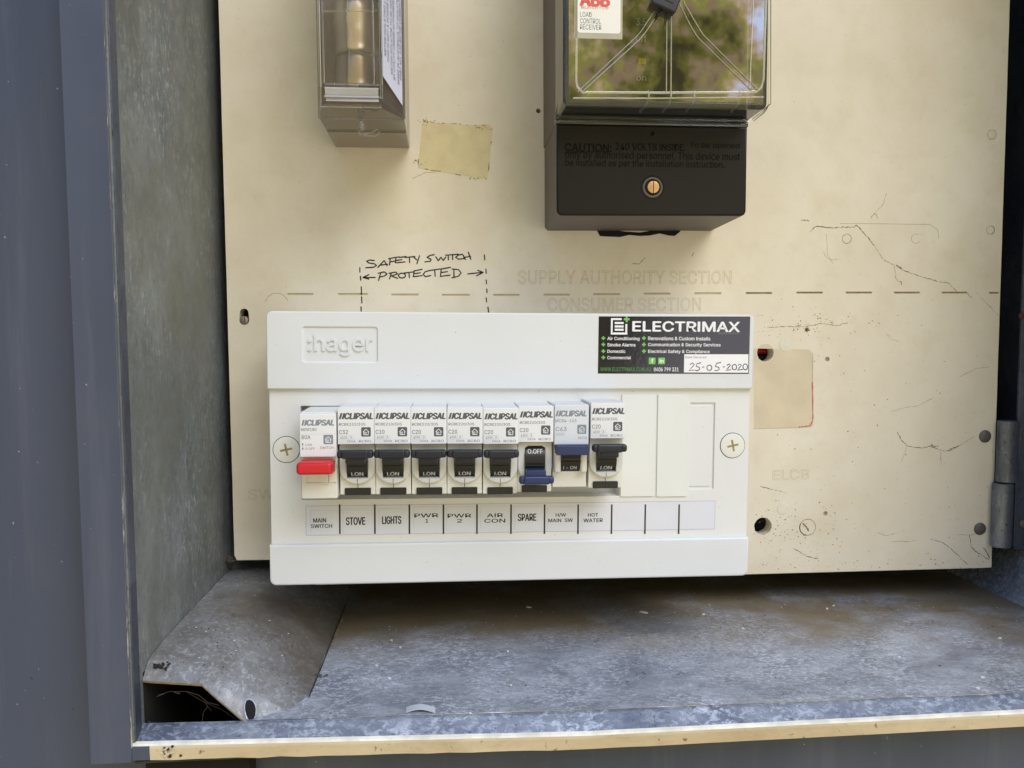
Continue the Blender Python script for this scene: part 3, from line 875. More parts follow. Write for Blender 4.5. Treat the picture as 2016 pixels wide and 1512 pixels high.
# filler plugs, rivets, keyhole bolt
for x, y, r in ((1547, 679, 14), (1541, 1002, 12.5), (1953, 265, 8.5)):
    mb = LB(OP); c0 = pp(x, y)
    mb.lathe(c0[0], c0[1], [(pr(r), -.01), (pr(r) * .95, -.22), (pr(r) * .5, -.30), (.05, -.32)], 24)
    mb.build('filler_plug', M_FILL, panel)
for x, y in ((1939, 859), (1929, 1041)):
    mb = LB(OP); c0 = pp(x, y); r = pr(13.2)
    mb.lathe(c0[0], c0[1], [(r, 0), (r * .97, -.55), (r * .8, -1.15), (r * .5, -1.55), (r * .2, -1.72), (.02, -1.75)], 28)
    mb.build('rivet', M_RIVET, panel)
mb = LB(OP); c0 = pp(480, 631)
mb.lathe(c0[0], c0[1], [(2.75, 4.0), (2.75, .5), (2.5, -.1), (1.6, -.45), (.1, -.5)], 22)
mb.box(c0[0] + .5, c0[0] + .9, -.62, -.3, c0[1] - 2.3, c0[1] + 2.3, 1)
mb.build('keyhole_bolt', [plain('bolt_steel', lin(150, 140, 128), .4, .6), M_SLOT], panel)
for x, y, r in ((1629, 707, 5.0), (1625, 1011, 5.0)):
    mb = LB(OP); c0 = pp(x, y); mb.lathe(c0[0], c0[1], [(pr(r) * 1.05, .2), (pr(r) * .8, 1.2), (.1, 2.0)], 16, 0)
    mb.build('screw_hole', M_ENGRAVE, panel)
# residue of a former label: tan patch with a red pen border
mb = LB(OP)
c = [pp(1484, 686), pp(1592, 688), pp(1601, 696), pp(1601, 838), pp(1596, 842), pp(1484, 844)]
mb.plate(list(reversed(c)), [circ(*pp(1507, 695), pr(18.5), 26, .04)], -.06, .05, 0)
mb.ribbon(wob([pp(1484, 844), pp(1575, 842)], .05), -.075, .25, 2)
mb.ribbon(wob([pp(1599, 752), pp(1600, 800), pp(1600, 828), pp(1595, 838), pp(1583, 840), pp(1572, 841)], .06), -.08, .75, 1, .45)
mb.ribbon(wob([pp(1599, 700), pp(1599, 752)], .06), -.075, .3, 2, .3)
mb.build('label_residue', [M_RESIDUE, M_RED, M_CRACKPALE], panel, smooth=None)
mb = LB(OP)
cs = [(833, 236), (848, 240), (868, 243), (890, 243), (930, 247), (962, 245), (969, 252), (966, 290), (959, 353), (930, 348), (880, 340), (823, 331), (827, 290)]
pts = wob([pp(*q_) for q_ in cs] + [pp(*cs[0])], .18, 6)[:-1]
mb.plate(list(reversed(pts)), [], -.14, .12, 0)
for a, b in ((0, 5), (9, 12), (6, 9)):
    seg_ = wob([pp(*q_) for q_ in cs[a:b + 1]], .3, 9)
    k_ = 0
    while k_ < len(seg_) - 3:                     # broken grime line, not a continuous outline
        L_ = random.choice((2, 3, 4)); mb.ribbon(seg_[k_:k_ + L_], -.16, random.uniform(.12, .5), 1, .9); k_ += L_ + random.choice((0, 1, 2, 4))
for cx_, cy_, n_ in ((838, 240, 12), (955, 252, 14), (940, 349, 10), (826, 320, 6)):
    for k_ in range(n_):
        x_, z_ = pp(random.gauss(cx_, 9), random.gauss(cy_, 3)); rr_ = random.uniform(.2, .8)
        mb.add([(x_ + rr_ * random.uniform(.5, 1.2) * math.cos(1.047 * q_), -.165, z_ + .6 * rr_ * random.uniform(.5, 1.2) * math.sin(1.047 * q_)) for q_ in range(6)], [tuple(range(6))], 1)
mb.build('aged_sticker', [M_STICKOLD, M_STICKDIRT], panel, smooth=None)

# hinge between panel and strip
hg = thing('butt_hinge', 'grey zinc butt hinge with two knuckles at the right edge of the panel', 'hinge', (361, -6, -98))
OH = Vector((361, -6, -98))
for (z0, z1, dx) in ((-97.6, -57.2, .5), (-140.6, -98.2, -1.4)):
    mb = LB(OH)
    pts = []
    n = 22
    for zz_, rr in ((z0, 6.0), (z0 + .5, 6.6), (z1 - .5, 6.6), (z1, 6.0)):
        pts.append((zz_, rr))
    vs_, fs_ = [], []
    for zz_, rr in pts:
        for k in range(n):
            a = 2 * math.pi * k / n
            vs_.append((361.4 + dx + rr * math.cos(a), -4.0 + rr * .8 * math.sin(a), zz_))
    for i in range(3):
        for k in range(n): fs_.append((i * n + k, i * n + (k + 1) % n, (i + 1) * n + (k + 1) % n, (i + 1) * n + k))
    fs_.append(tuple(range(n))); fs_.append(tuple(range(3 * n, 4 * n)))
    mb.add(vs_, fs_); mb.build('knuckle', M_HINGE, hg)

# cables seen through the upper hole
c0 = pp(1507, 695)
mb = MB(); mb.tube([(c0[0] - 60, 13, c0[1] + 2), (c0[0], 12.4, c0[1] + 1.0), (c0[0] + 60, 14, c0[1] + 1)], 1.9, 12)
tag(mb.build('cable', M_CABLERED), 'red insulated cable seen through the upper round hole right of the switchboard', 'cable')
mb = MB(); mb.tube([(c0[0] - 60, 13.5, c0[1] - 3), (c0[0], 13.0, c0[1] - 3.4), (c0[0] + 60, 14, c0[1] - 4)], 2.4, 12)
tag(mb.build('cable', M_CABLEBLK), 'black insulated cable below the red one in the upper round hole', 'cable')

# ================================================================== SWITCHBOARD ENCLOSURE
ROT = (0, TILT, 0)
cu_ = thing('switchboard_enclosure', 'white plastic switchboard enclosure holding nine breakers with a company sticker', 'switchboard', EO, ROT)
YB_, YC = -66.0, -63.5                            # faces of the raised bands and of the centre
ex0, ez1 = -130.0, 72.7
ex1, ez0 = 130.2, -72.0
zt0 = -(-33.0)                                    # lower edge of top band
ZTB = E(1000, 766, YB_)[1]; ZBB = E(1000, 1066, YB_)[1]
mb = MB()
mb.box(ex0 + 1.5, ex1 - 1.5, -52, -.2, ez0 + 1.5, ez1 - 1.5, 0, 2, 2)
mb.build('back_box', M_COVER, cu_)
def band(name, z0, z1, corners, lipz):
    b = MB()
    b.plate(rrect(ex0, ex1, z0, z1, 3.4, 6, corners), [], YB_, 16, 0, .9, 2)
    return b
mb = band('top', ZTB, ez1, (0, 0, 1, 1), 0)
# sunken emblem field cut by laying a frame proud of it
hx0, hz0 = E(597, 712, YB_); hx1, hz1 = E(742, 645, YB_)
mb = MB()
mb.plate(rrect(ex0, ex1, ZTB, ez1, 3.4, 6, (0, 0, 1, 1)), [rrect(hx0, hx1, hz0, hz1, 1.0, 3)], YB_, 16, 0, .7, 2)
mb.box(hx0 - 1, hx1 + 1, YB_ + .75, YB_ + 2, hz0 - 1, hz1 + 1, 0)
mb.text(':hager', *E(607, 700, YB_), *E(733, 659, YB_), YB_ + .45, 0, th=.03, bold=.012)
mb.build('top_band', M_COVER, cu_, smooth=30)
mb = MB()
mb.plate(rrect(ex0, ex1 - .2, ez0, ZBB, 3.4, 6, (1, 1, 0, 0)), [], YB_, 16, 0, .9, 2)
mb.build('bottom_band', M_COVER, cu_, smooth=30)
# centre plate with breaker slot
sx0, sz0 = E(594, 984, YC); sx1, sz1 = E(1222, 798, YC)
gx0, gz0 = E(1356, 963, YC); gx1, gz1 = E(1408, 793, YC)
mb = MB()
mb.plate([(ex0 + .5, ZBB - 1), (ex1 - .6, ZBB - 1), (ex1 - .6, ZTB + 1), (ex0 + .5, ZTB + 1)],
         [rrect(sx0, sx1, sz0, sz1, .6, 3), rrect(gx0, gx1, gz0, gz1, .5, 3)], YC, 12, 0, .3, 1)
mb.box(gx0 - 1, gx1 + 1, YC + .9, YC + 3, gz0 - 1, gz1 + 1, 0)
mb.box(gx0 - 1, gx1 - 1.6, YC + .3, YC + 2, gz0 + 1.4, gz1 - 1.4, 0, .3, 1)
mb.build('centre_plate', M_COVERMID, cu_, smooth=30)
mb = MB(); mb.box(sx0 - 2, sx1 + 2, -40, -38, sz0 - 4, sz1 + 4); mb.build('slot_back', M_GAP, cu_, smooth=None)
# blanking covers
for (a, b) in ((1222.5, 1292.5), (1293.5, 1358)):
    x0, z0 = E(a, 979, YC - 2); x1, z1 = E(b, 777, YC - 2)
    mb = MB(); mb.box(x0, x1, YC - .8, YC - .02, z0, z1, 0, .3, 2)
    mb.build('blanking_cover', M_BLANK, cu_)
# fixing screws
for px, py in ((564, 885), (1442, 877)):
    x, z = E(px, py, YC); r = 25.0 * .2715
    mb = MB()
    mb.lathe(x, z, [(r, YC - .02), (r, YC - .35), (r * .94, YC - .55), (r * .5, YC - .7), (.05, YC - .72)], 40, 0)
    mb.lathe(x, z, [(r + .35, YC - .03), (r, YC - .04)], 40, 2, cap=False)
    for an in (12, 102):
        a = math.radians(an); dx, dz = math.cos(a), math.sin(a)
        L, w_ = 3.2, .75
        q4 = [(x + dx * L - dz * w_ * .75, z + dz * L + dx * w_ * .75), (x - dx * L - dz * w_ * .75, z - dz * L + dx * w_ * .75), (x - dx * L + dz * w_ * .75, z - dz * L - dx * w_ * .75), (x + dx * L + dz * w_ * .75, z + dz * L - dx * w_ * .75)]
        mb.add([(p_[0], YC - .745 - (.004 if an > 50 else 0), p_[1]) for p_ in q4], [(3, 2, 1, 0)], 1)
    mb.build('cover_screw', [M_SCREW, M_SCREWX, M_GAP], cu_)
# strip of circuit labels
lx0, lz0 = E(603, 1054, YC); lx1, lz1 = E(1408, 986, YC)
mb = MB()
mb.plate(rrect(lx0, lx1, lz0, lz1, .8, 3), [], YC - .10, .09, 0)
for a, b in (((lx0, lz0), (lx1, lz0)), ((lx1, lz0), (lx1, lz1)), ((lx0, lz0), (lx0, lz1)), ((lx0, lz1), (lx1, lz1))):
    mb.ribbon([a, b], YC - .115, .3, 1, 0)
for px in (669, 738, 806, 873, 939, 1006, 1072, 1138, 1204, 1270, 1336.5):
    x = E(px, 1020, YC)[0]; za, zb = E(px, 1051, YC)[1], E(px, 993, YC)[1]
    mb.box(x - .45, x + .45, YC - .14, YC - .05, za, zb, 2)
mb.build('label_strip', [M_PAPER, M_PAPEREDGE, M_SLOT], cu_, smooth=None)
LBL = [((612, 1004, 663, 1050), [('MAIN', 617, 1020, 642, 1028.5), ('SWITCH', 612.6, 1031.5, 653.6, 1039.5)]),
       ((676, 1002, 722, 1050), [('STOVE', 681.6, 1018, 718.7, 1033.5)]),
       ((746, 1001, 796, 1047), [('LIGHTS', 752.8, 1016, 789.7, 1031.5)]),
       ((814, 997, 866, 1043), [('PWR', 816, 1010.5, 862.6, 1018.5), ('1', 838, 1021.6, 843, 1028.6)]),
       ((879, 997, 931, 1044), [('PWR', 881.4, 1011, 927.5, 1019), ('2', 899.7, 1021.6, 909.6, 1028.6)]),
       ((946, 996, 1000, 1042), [('AIR', 958.6, 1010.5, 990, 1018), ('CON', 953.6, 1021, 994.5, 1029)]),
       ((1013, 996, 1066, 1042), [('SPARE', 1019.7, 1011, 1055.4, 1025.5)]),
       ((1078, 997, 1130, 1042), [('H/W', 1094, 1010, 1114, 1017.6), ('MAIN  SW', 1079.6, 1020.4, 1127.5, 1028)]),
       ((1146, 996, 1190, 1041), [('HOT', 1157.5, 1010, 1177.5, 1017), ('WATER', 1148.7, 1020.4, 1186.4, 1028)])]
for (x0, y0, x1, y1), txt in LBL:
    a = E(x0, y1, YC); b = E(x1, y0, YC)
    mb = MB()
    mb.plate([(a[0], a[1]), (b[0], a[1]), (b[0], b[1]), (a[0], b[1])], [], YC - .19, .08, 0)
    mb.ribbon([(a[0], a[1]), (a[0], b[1])], YC - .2, .13, 1, 0); mb.ribbon([(a[0], b[1]), (b[0], b[1])], YC - .2, .13, 1, 0)
    for s_, u0, v0, u1, v1 in txt:
        mb.text(s_, *E(u0, v1, YC), *E(u1, v0, YC), YC - .215, 2, bold=.022)
    mb.build('circuit_label', [M_PAPER, M_PAPEREDGE, M_BLACKTXT], cu_, smooth=None)
# company sticker
YS = YB_ - .12
SK = lambda zx, zy: E(1140 + zx / 5.6, 600 + zy / 5.6, YS)
mb = MB()
c4 = [SK(208, 758), SK(1872, 762), SK(1888, 130), SK(218, 128)]
mb.plate(c4, [], YS, .11, 0)
def skbox(x0, y0, x1, y1, mi, dy=.02):
    a, b = SK(x0, y1), SK(x1, y0)
    mb.quad((a[0], YS - dy, a[1]), (b[0], YS - dy, a[1]), (b[0], YS - dy, b[1]), (a[0], YS - dy, b[1]), mi)
def sktext(s_, x0, y0, x1, y1, mi, bold=0.0, shear=0.0, dy=.022):
    mb.text(s_, *SK(x0, y1), *SK(x1, y0), YS - dy, mi, bold=bold, shear=shear)
for r_ in ((350, 148, 372, 328), (372, 148, 470, 168), (372, 306, 532, 328), (510, 212, 532, 306), (393, 190, 492, 212), (393, 228, 492, 250), (393, 264, 492, 286)): skbox(*r_, 1)
def plus(cx, cy, r, mi, w_=.34):
    skbox(cx - r, cy - r * w_, cx + r, cy + r * w_, mi); skbox(cx - r * w_, cy - r, cx + r * w_, cy - r * w_ - .3, mi); skbox(cx - r * w_, cy + r * w_ + .3, cx + r * w_, cy + r, mi)
plus(525, 160, 32, 2)
sktext('ELECTRIMAX', 592, 190, 1770, 292, 1, .028)
sktext('LICENCE NO. 85497', 1540, 300, 1762, 326, 3, .0)
for s_, x0, x1, y0, y1 in (('Air Conditioning', 312, 666, 355, 398), ('Smoke Alarms', 312, 622, 424, 459), ('Domestic', 312, 512, 496, 530), ('Commercial', 312, 568, 566, 600),
                           ('Renovations & Custom Installs', 762, 1447, 354, 390), ('Communication & Security Services', 762, 1560, 424, 466), ('Electrical Safety & Compliance', 762, 1440, 498, 540)):
    sktext(s_, x0, y0, x1, y1, 1, .016)
for cy in (368, 438, 511, 581): plus(268, cy, 21, 2)
for cy in (368, 438, 511): plus(715, cy, 22, 2)
skbox(768, 583, 843, 655, 2); skbox(872, 583, 948, 655, 2)
sktext('f', 795, 594, 820, 640, 1, .03, dy=.035); sktext('in', 888, 598, 932, 640, 1, .03, dy=.035)
sktext('WWW.ELECTRIMAX.COM.AU', 235, 690, 790, 732, 4, -.004); sktext('0406 799 331', 825, 692, 1097, 734, 1, .012)
mb.build('company_sticker', [M_STICK, M_STW, M_STG, M_STGREY, M_STGD], cu_, smooth=None)
stk = [o for o in bpy.data.objects if o.name.startswith('company_sticker')][0]
mb = MB()
c4 = [SK(1156, 746), SK(1864, 749), SK(1867, 546), SK(1160, 546)]
mb.plate(c4, [], YS - .05, .045, 0)
mb.text('Date Serviced:', *SK(1175, 590), *SK(1410, 566), YS - .06, 1)
for sk in ([(1225, 658), (1252, 642), (1270, 658), (1245, 690), (1212, 725), (1268, 720)], [(1342, 640), (1302, 648), (1292, 680), (1325, 690), (1330, 710), (1305, 728), (1282, 722)], [(1360, 688), (1378, 686)], ell(1436, 695, 27, 30),
           [(1562, 637), (1517, 645), (1502, 680), (1540, 690), (1545, 712), (1518, 728), (1497, 722)], [(1588, 685), (1602, 684)], [(1632, 666), (1655, 652), (1668, 668), (1640, 700), (1622, 722), (1674, 716)], ell(1712, 688, 25, 30),
           [(1754, 666), (1775, 655), (1790, 668), (1762, 700), (1746, 720), (1802, 714)], ell(1832, 685, 25, 33)):
    p_ = [SK(*q_) for q_ in sk]
    mb.ribbon(p_, YS - .065, .5, 2, .2)
    for e_ in p_: mb.add([(x, YS - .068, z) for x, z in circ(e_[0], e_[1], .24, 7)], [tuple(range(7))], 2)
mb.build('date_label', [M_STW, M_PRINT, M_PEN], stk, smooth=None)

# ================================================================== BREAKERS (local frame: x across, z up, -y towards the camera)
YBK = -63.5
def house(mb, cx, cz, s, mi, mw_, y):
    """square badge with a small outlined house"""
    h = s / 2
    mb.plate(rrect(cx - h, cx + h, cz - h, cz + h, s * .12, 3), [], y, .02, mi)
    w_ = s * .085
    L = [(-.30, .0), (.0, .30), (.30, .0)]
    mb.ribbon([(cx + a * s, cz + b * s) for a, b in L], y - .03, w_, mw_, 0)
    mb.ribbon([(cx - .24 * s, cz + .04 * s), (cx - .24 * s, cz - .30 * s), (cx + .27 * s, cz - .30 * s)], y - .032, w_, mw_, 0)
    mb.ribbon([(cx + .24 * s, cz + .04 * s), (cx + .24 * s, cz - .20 * s)], y - .034, w_, mw_, 0)
    mb.ribbon([(cx - .05 * s + .10 * s * math.cos(t * .8), cz - .12 * s + .10 * s * math.sin(t * .8)) for t in range(8)], y - .036, w_ * .8, mw_, 0)
def frame(mb, x0, x1, z0, z1, w_, y, mi):
    mb.ribbon([(x0, z0), (x1, z0)], y, w_, mi, 0); mb.ribbon([(x0, z1), (x1, z1)], y, w_, mi, 0)
    mb.ribbon([(x0, z0), (x0, z1)], y - .002, w_, mi, 0); mb.ribbon([(x1, z0), (x1, z1)], y - .002, w_, mi, 0)
def brand(mb, x0, z0, x1, z1, y, mi):
    h = z1 - z0
    sh = .28 * h
    for k in range(2):
        a = x0 + k * (h * .46)
        mb.quad((a, y, z0), (a + h * .34, y, z0), (a + h * .34 + sh, y, z1), (a + sh, y, z1), mi)
    mb.text('CLIPSAL', x0 + h * .98, z0, x1, z1, y, mi, bold=.050, shear=.22)
def rcbo_label(model, amps):
    m = MB()
    m.box(-8.95, 8.95, -27.5, -20, 4.0, 22.4, 0, .55, 2)
    y = -27.53
    brand(m, -8.3, 16.6, 8.2, 19.6, y, 1)
    m.text(model, -8.2, 13.2, 4.6 if len(model) > 8 else 1, 14.75, y, 2, bold=.004)
    m.text(amps, -8.2, 9.2, -3.9, 11.2, y, 2, bold=.006)
    house(m, 4.9, 10.2, 4.7, 1, 3, y)
    m.text('4500', -7.6, 6.95, -4.3, 8.1, y, 2); m.text('3', -2.9, 6.95, -2.1, 8.1, y, 2)
    frame(m, -8.2, -1.2, 6.6, 8.5, .12, y, 4); m.ribbon([(-3.6, 6.6), (-3.6, 8.5)], y, .12, 4, 0)
    frame(m, -8.2, -5.2, 4.95 + .15, 6.25, .1, y, 4)
    m.ribbon([(-7.9, 5.4), (-7.2, 6.0), (-6.6, 5.5), (-5.6, 6.0)], y - .004, .12, 4, 0)
    m.text('30mA', -4.5, 5.05, -.2, 6.2, y, 2); m.text('RCBO', 1.4, 5.05, 7.4, 6.2, y, 2)
    return m
def rcbo(name, label, model, amps, on=True):
    r = thing(name, label, 'circuit breaker', (0, 0, 0), ROT, 'circuit breakers in the white switchboard')
    b = MB()
    b.box(-8.85, 8.85, -21.5, 18, -22.4, 22.2, 0, .5, 2)
    # cheeks: raised rounded shield with a slot for the drum
    pts = [(-8.75, 3.6), (-8.75, -9.0)] + [(8.75 * math.cos(math.radians(180 + 180 * k / 14)), -9.0 + 7.6 * math.sin(math.radians(180 + 180 * k / 14))) for k in range(1, 14)] + [(8.75, -9.0), (8.75, 3.6)]
    slot = [(-5.1, 2.0 if not on else -2.0), (-5.1, -13.6), (5.1, -13.6), (5.1, 2.0 if not on else -2.0)]
    if not on:
        slot = [(-5.1, .6), (-3.5, 1.6), (3.5, 1.6), (5.1, .6), (5.1, -13.6), (-5.1, -13.6)]
    b.plate(pts, [slot], -23.8, 2.3, 1, .6, 2)
    b.ribbon([(0, 4.8), (0, 2.2)], -23.83, .12, 2, 0)
    b.ribbon([(0, -14.0), (0, -16.2)], -23.84, .28, 3, 0) if on else None
    b.ribbon([(0, -16.6), (0, -19.0)], -21.54, .3, 3, 0) if on else None
    b.ribbon([(-8.85, -17.0), (-4, -17.4)], -21.53, .1, 2, 0); b.ribbon([(4, -17.4), (8.85, -17.0)], -21.53, .1, 2, 0)
    b.lathe(-8.6, -8.6, [(.45, -21.6), (.4, -21.9), (.05, -22.0)], 10, 3)
    b.build('body', [M_BREAKLO, M_CHEEKSHADE, M_PRINTPALE, M_GAP], r)
    l_ = rcbo_label(model, amps).build('label_block', [M_BREAK, M_LOGO, M_PRINT, M_BREAK, M_PRINTPALE], r, smooth=30)
    # curved drum, quarter cylinder about x
    d = MB()
    n = 14; R_ = 9.6; zc = -5.6
    vs_, fs_ = [], []
    for k in range(n + 1):
        a = math.radians(-62 + 124 * k / n)
        for x in (-5.0, 5.0): vs_.append((x, -16.0 - R_ * math.cos(a), zc + R_ * math.sin(a)))
    for k in range(n): fs_.append((2 * k, 2 * k + 1, 2 * k + 3, 2 * k + 2))
    d.add(vs_, fs_, 0)
    fz = lambda x, z, y: (x, -16.16 - math.sqrt(max(R_ * R_ - (z - zc) ** 2, 1)) + (y + 30), z)
    if on:
        d.text('I.ON', -2.9, -12.6, 2.9, -10.5, -30, 1, bold=.02, fn=fz)
        d.box(-5.0, 5.0, -26.0, -25.0, -7.9, -7.3, 2); d.box(-5.0, 5.0, -26.4, -25.2, -5.6, -5.1, 2)
    else:
        d.text('O.OFF', -3.8, -2.1, 3.8, .1, -30, 1, bold=.02, fn=fz)
        d.box(-5.0, 5.0, -26.1, -25.1, -6.3, -5.7, 2); d.box(-5.0, 5.0, -26.0, -25.0, -8.2, -7.7, 2)
    d.build('drum', [M_DRUM, M_PRINTW, M_NAVY], r)
    # T handle
    t = MB()
    s_ = 1 if on else -1
    zb = -.2 if on else -14.4
    mi = 0
    t.box(-8.8, 8.8, -33.2, -28.6, zb - 1.95, zb + 1.95, 0, 1.3, 3)
    t.box(-6.6, 6.6, -33.9, -30, zb - 2.15, zb + 2.15, 0, 1.1, 3)
    t.box(-4.9, 4.9, -31.8, -22.0, min(zb, zb - s_ * 5.0), max(zb, zb - s_ * 5.0), 0, .9, 2)
    if on: t.box(-4.2, 4.2, -33.98, -33.5, zb - .5, zb - .35, 1)
    t.build('toggle', [M_NAVY if on else M_BLUE, M_GAP], r)
    # test button block
    k = MB(); k.box(-6.5, 6.5, -22.6, -20, -22.5, -18.9, 0, .3, 1); k.box(-.12, .12, -22.65, -21, -22.4, -19.0, 1)
    k.build('test_button', [M_DRUM, M_GAP], r)
    return r
def dup(root, label):
    c_ = root.copy(); COL.objects.link(c_); c_['label'] = label
    for ch in list(root.children):
        d_ = ch.copy(); COL.objects.link(d_); d_.parent = c_; d_.matrix_parent_inverse = ch.matrix_parent_inverse.copy()
    return c_
def seat(r, px, zc, dy=0.0):
    """place a module: px of its centre measured at the label faces"""
    x = E(px, 840, -91)[0]
    r.location = EW(x + random.uniform(-.12, .12), YBK + dy + random.uniform(-.35, .35), zc + random.uniform(-.15, .15)) * .001
    r.rotation_euler = (random.uniform(-.006, .006), TILT + random.uniform(-.004, .004), random.uniform(-.008, .008))
ZC = 2.4                                          # module centre height in the switchboard frame
stove = rcbo('circuit_breaker', 'white breaker marked C32 above the STOVE label, navy toggle up', 'RCBE232/30S', 'C32'); seat(stove, 700, ZC + .3)
lights = rcbo('circuit_breaker', 'white breaker marked C10 above the LIGHTS label, navy toggle up', 'RCBE210/30S', 'C10'); seat(lights, 772.5, ZC + .1)
p1 = rcbo('circuit_breaker', 'white breaker marked C20 above the PWR 1 label, navy toggle up', 'RCBE220/30S', 'C20'); seat(p1, 844.5, ZC)
p2 = dup(p1, 'white breaker marked C20 above the PWR 2 label, navy toggle up'); seat(p2, 916, ZC + .1)
p3 = dup(p1, 'white breaker marked C20 above the AIR CON label, navy toggle up'); seat(p3, 986.5, ZC)
p4 = dup(p1, 'white breaker marked C20 above HOT WATER label beside the blank covers'); seat(p4, 1198, ZC + 2.2)
spare = rcbo('circuit_breaker', 'white breaker above the SPARE label, blue toggle switched down to OFF', 'RCBE220/30S', 'C20', False); seat(spare, 1056, ZC + .4)

# plain circuit breaker with a square blue toggle
mcb = thing('circuit_breaker', 'pale grey breaker marked C63 with a square blue toggle, above H/W MAIN SW', 'circuit breaker', (0, 0, 0), ROT, 'circuit breakers in the white switchboard')
b = MB()
b.box(-8.8, 8.8, -21.5, 18, -20.6, 22.4, 0, .5, 2)
for sx_ in (-1, 1):
    b.box(min(sx_ * 5.0, sx_ * 8.5), max(sx_ * 5.0, sx_ * 8.5), -26.2, -21, -12.6, .5, 0, 1.3, 3)
b.build('body', [M_BREAKLO], mcb)
l_ = MB(); l_.box(-8.85, 8.85, -27.3, -20, 1.8, 22.6, 0, .8, 2)
y = -27.33
brand(l_, -8.3, 16.6, 7.4, 19.5, y, 1)
l_.text('MCB4-163', -8.3, 13.6, 2.4, 15.2, y, 2, bold=.006); l_.text('C63', -8.1, 9.1, -2.6, 11.2, y, 2, bold=.012)
house(l_, 5.2, 10.0, 4.7, 1, 3, y)
l_.text('4500', -7.6, 7.0, -4.0, 8.0, y, 2); frame(l_, -8.1, -3.3, 6.7, 8.4, .1, y, 4); l_.text('MCB', 3.4, 5.0, 7.8, 6.3, y, 2)
l_.build('label_block', [M_BREAKGREY, M_LOGOPALE, M_LOGOPALE, M_BREAKGREY, M_PRINTPALE], mcb, smooth=30)
d = MB(); n = 14; R_ = 9.0; zc = -5.0
vs_, fs_ = [], []
for k in range(n + 1):
    a = math.radians(-58 + 110 * k / n)
    for x in (-5.0, 5.0): vs_.append((x, -16.4 - R_ * math.cos(a), zc + R_ * math.sin(a)))
for k in range(n): fs_.append((2 * k, 2 * k + 1, 2 * k + 3, 2 * k + 2))
d.add(vs_, fs_, 0)
d.text('I - ON', -3.5, -11.0, 3.3, -9.2, -30, 1, bold=.01, fn=lambda x, z, y_: (x, -16.56 - math.sqrt(max(81 - (z - zc) ** 2, 1)) + (y_ + 30), z))
d.box(-5, 5, -25.9, -25, -7.2, -6.7, 2); d.box(-5, 5, -26.1, -25, -4.9, -4.4, 2)
d.build('drum', [M_DRUM, M_PRINTW, M_SLOT], mcb)
t = MB(); t.box(-8.3, 8.3, -33.0, -24, -2.4, 2.2, 0, .5, 2); t.box(-8.2, 8.2, -31.6, -24, 2.15, 2.5, 0, .1, 1)
t.build('toggle', M_BLUE, mcb); seat(mcb, 1126, ZC + .8)

# main switch
ms = thing('main_switch', 'white main switch marked 80A with a red toggle above MAIN SWITCH label', 'switch', (0, 0, 0), ROT, 'circuit breakers in the white switchboard')
b = MB()
b.box(-8.95, 8.95, -24.8, 18, -22.6, 21.2, 0, .9, 2)
b.box(-5.6, 4.4, -25.6, -24, -14.4, -6.0, 1, .4, 2); b.box(-5.9, 5.0, -26.2, -24.6, -14.9, -14.0, 0, .3, 1)
b.ribbon([(-.4, -11.4), (.2, -10.2), (.7, -11.4), (.2, -13.0), (-.4, -11.4)], -25.66, .15, 2, 0)
b.box(4.6, 8.7, -25.6, -24, -14.2, -5.0, 0, .3, 1)
b.build('body', [M_BREAKLO, M_BLANK, M_PRINTPALE], ms)
l_ = MB(); l_.box(-9.0, 9.0, -27.5, -20, -1.2, 20.6, 0, .8, 2)
y = -27.53
brand(l_, -7.9, 14.6, 7.8, 17.4, y, 1)
l_.text('MSW180', -8.1, 11.9, -.6, 13.4, y, 2, bold=.004)
l_.ribbon([(-8.9, 10.4), (8.9, 10.4)], y, .12, 4, 0)
l_.text('80A', -7.9, 7.9, -3.6, 9.8, y, 2, bold=.004)
house(l_, 5.0, 7.6, 4.7, 1, 3, y)
l_.text('I.ON', -6.2, 4.6, -3.0, 5.6, y, 2); l_.text('O.OFF', -6.2, 2.6, -1.6, 3.7, y, 2); l_.text('SWITCH', 1.0, 2.9, 7.4, 4.2, y, 2)
l_.ribbon([(-7.4, 2.9), (-7.4, 5.6)], y, .16, 2, 0)
for zz_, s_ in ((2.5, -1), (6.0, 1)):
    l_.add([(-7.4, y, zz_), (-7.9, y, zz_ - s_ * .8), (-6.9, y, zz_ - s_ * .8)], [(0, 1, 2)], 2)
l_.build('label_block', [M_BREAK, M_LOGOPALE, M_PRINT, M_BREAK, M_PRINTPALE], ms, smooth=30)
t = MB()
t.box(-9.2, 8.0, -36.6, -25, -8.5, -2.3, 0, 1.9, 4)
t.box(6.6, 8.3, -35.6, -27, -4.6, -2.6, 0, .6, 2); t.box(6.6, 8.3, -35.6, -27, -8.2, -6.4, 0, .6, 2)
t.build('toggle', M_REDTOG, ms)
seat(ms, 625, ZC - .9)
MODS = 9

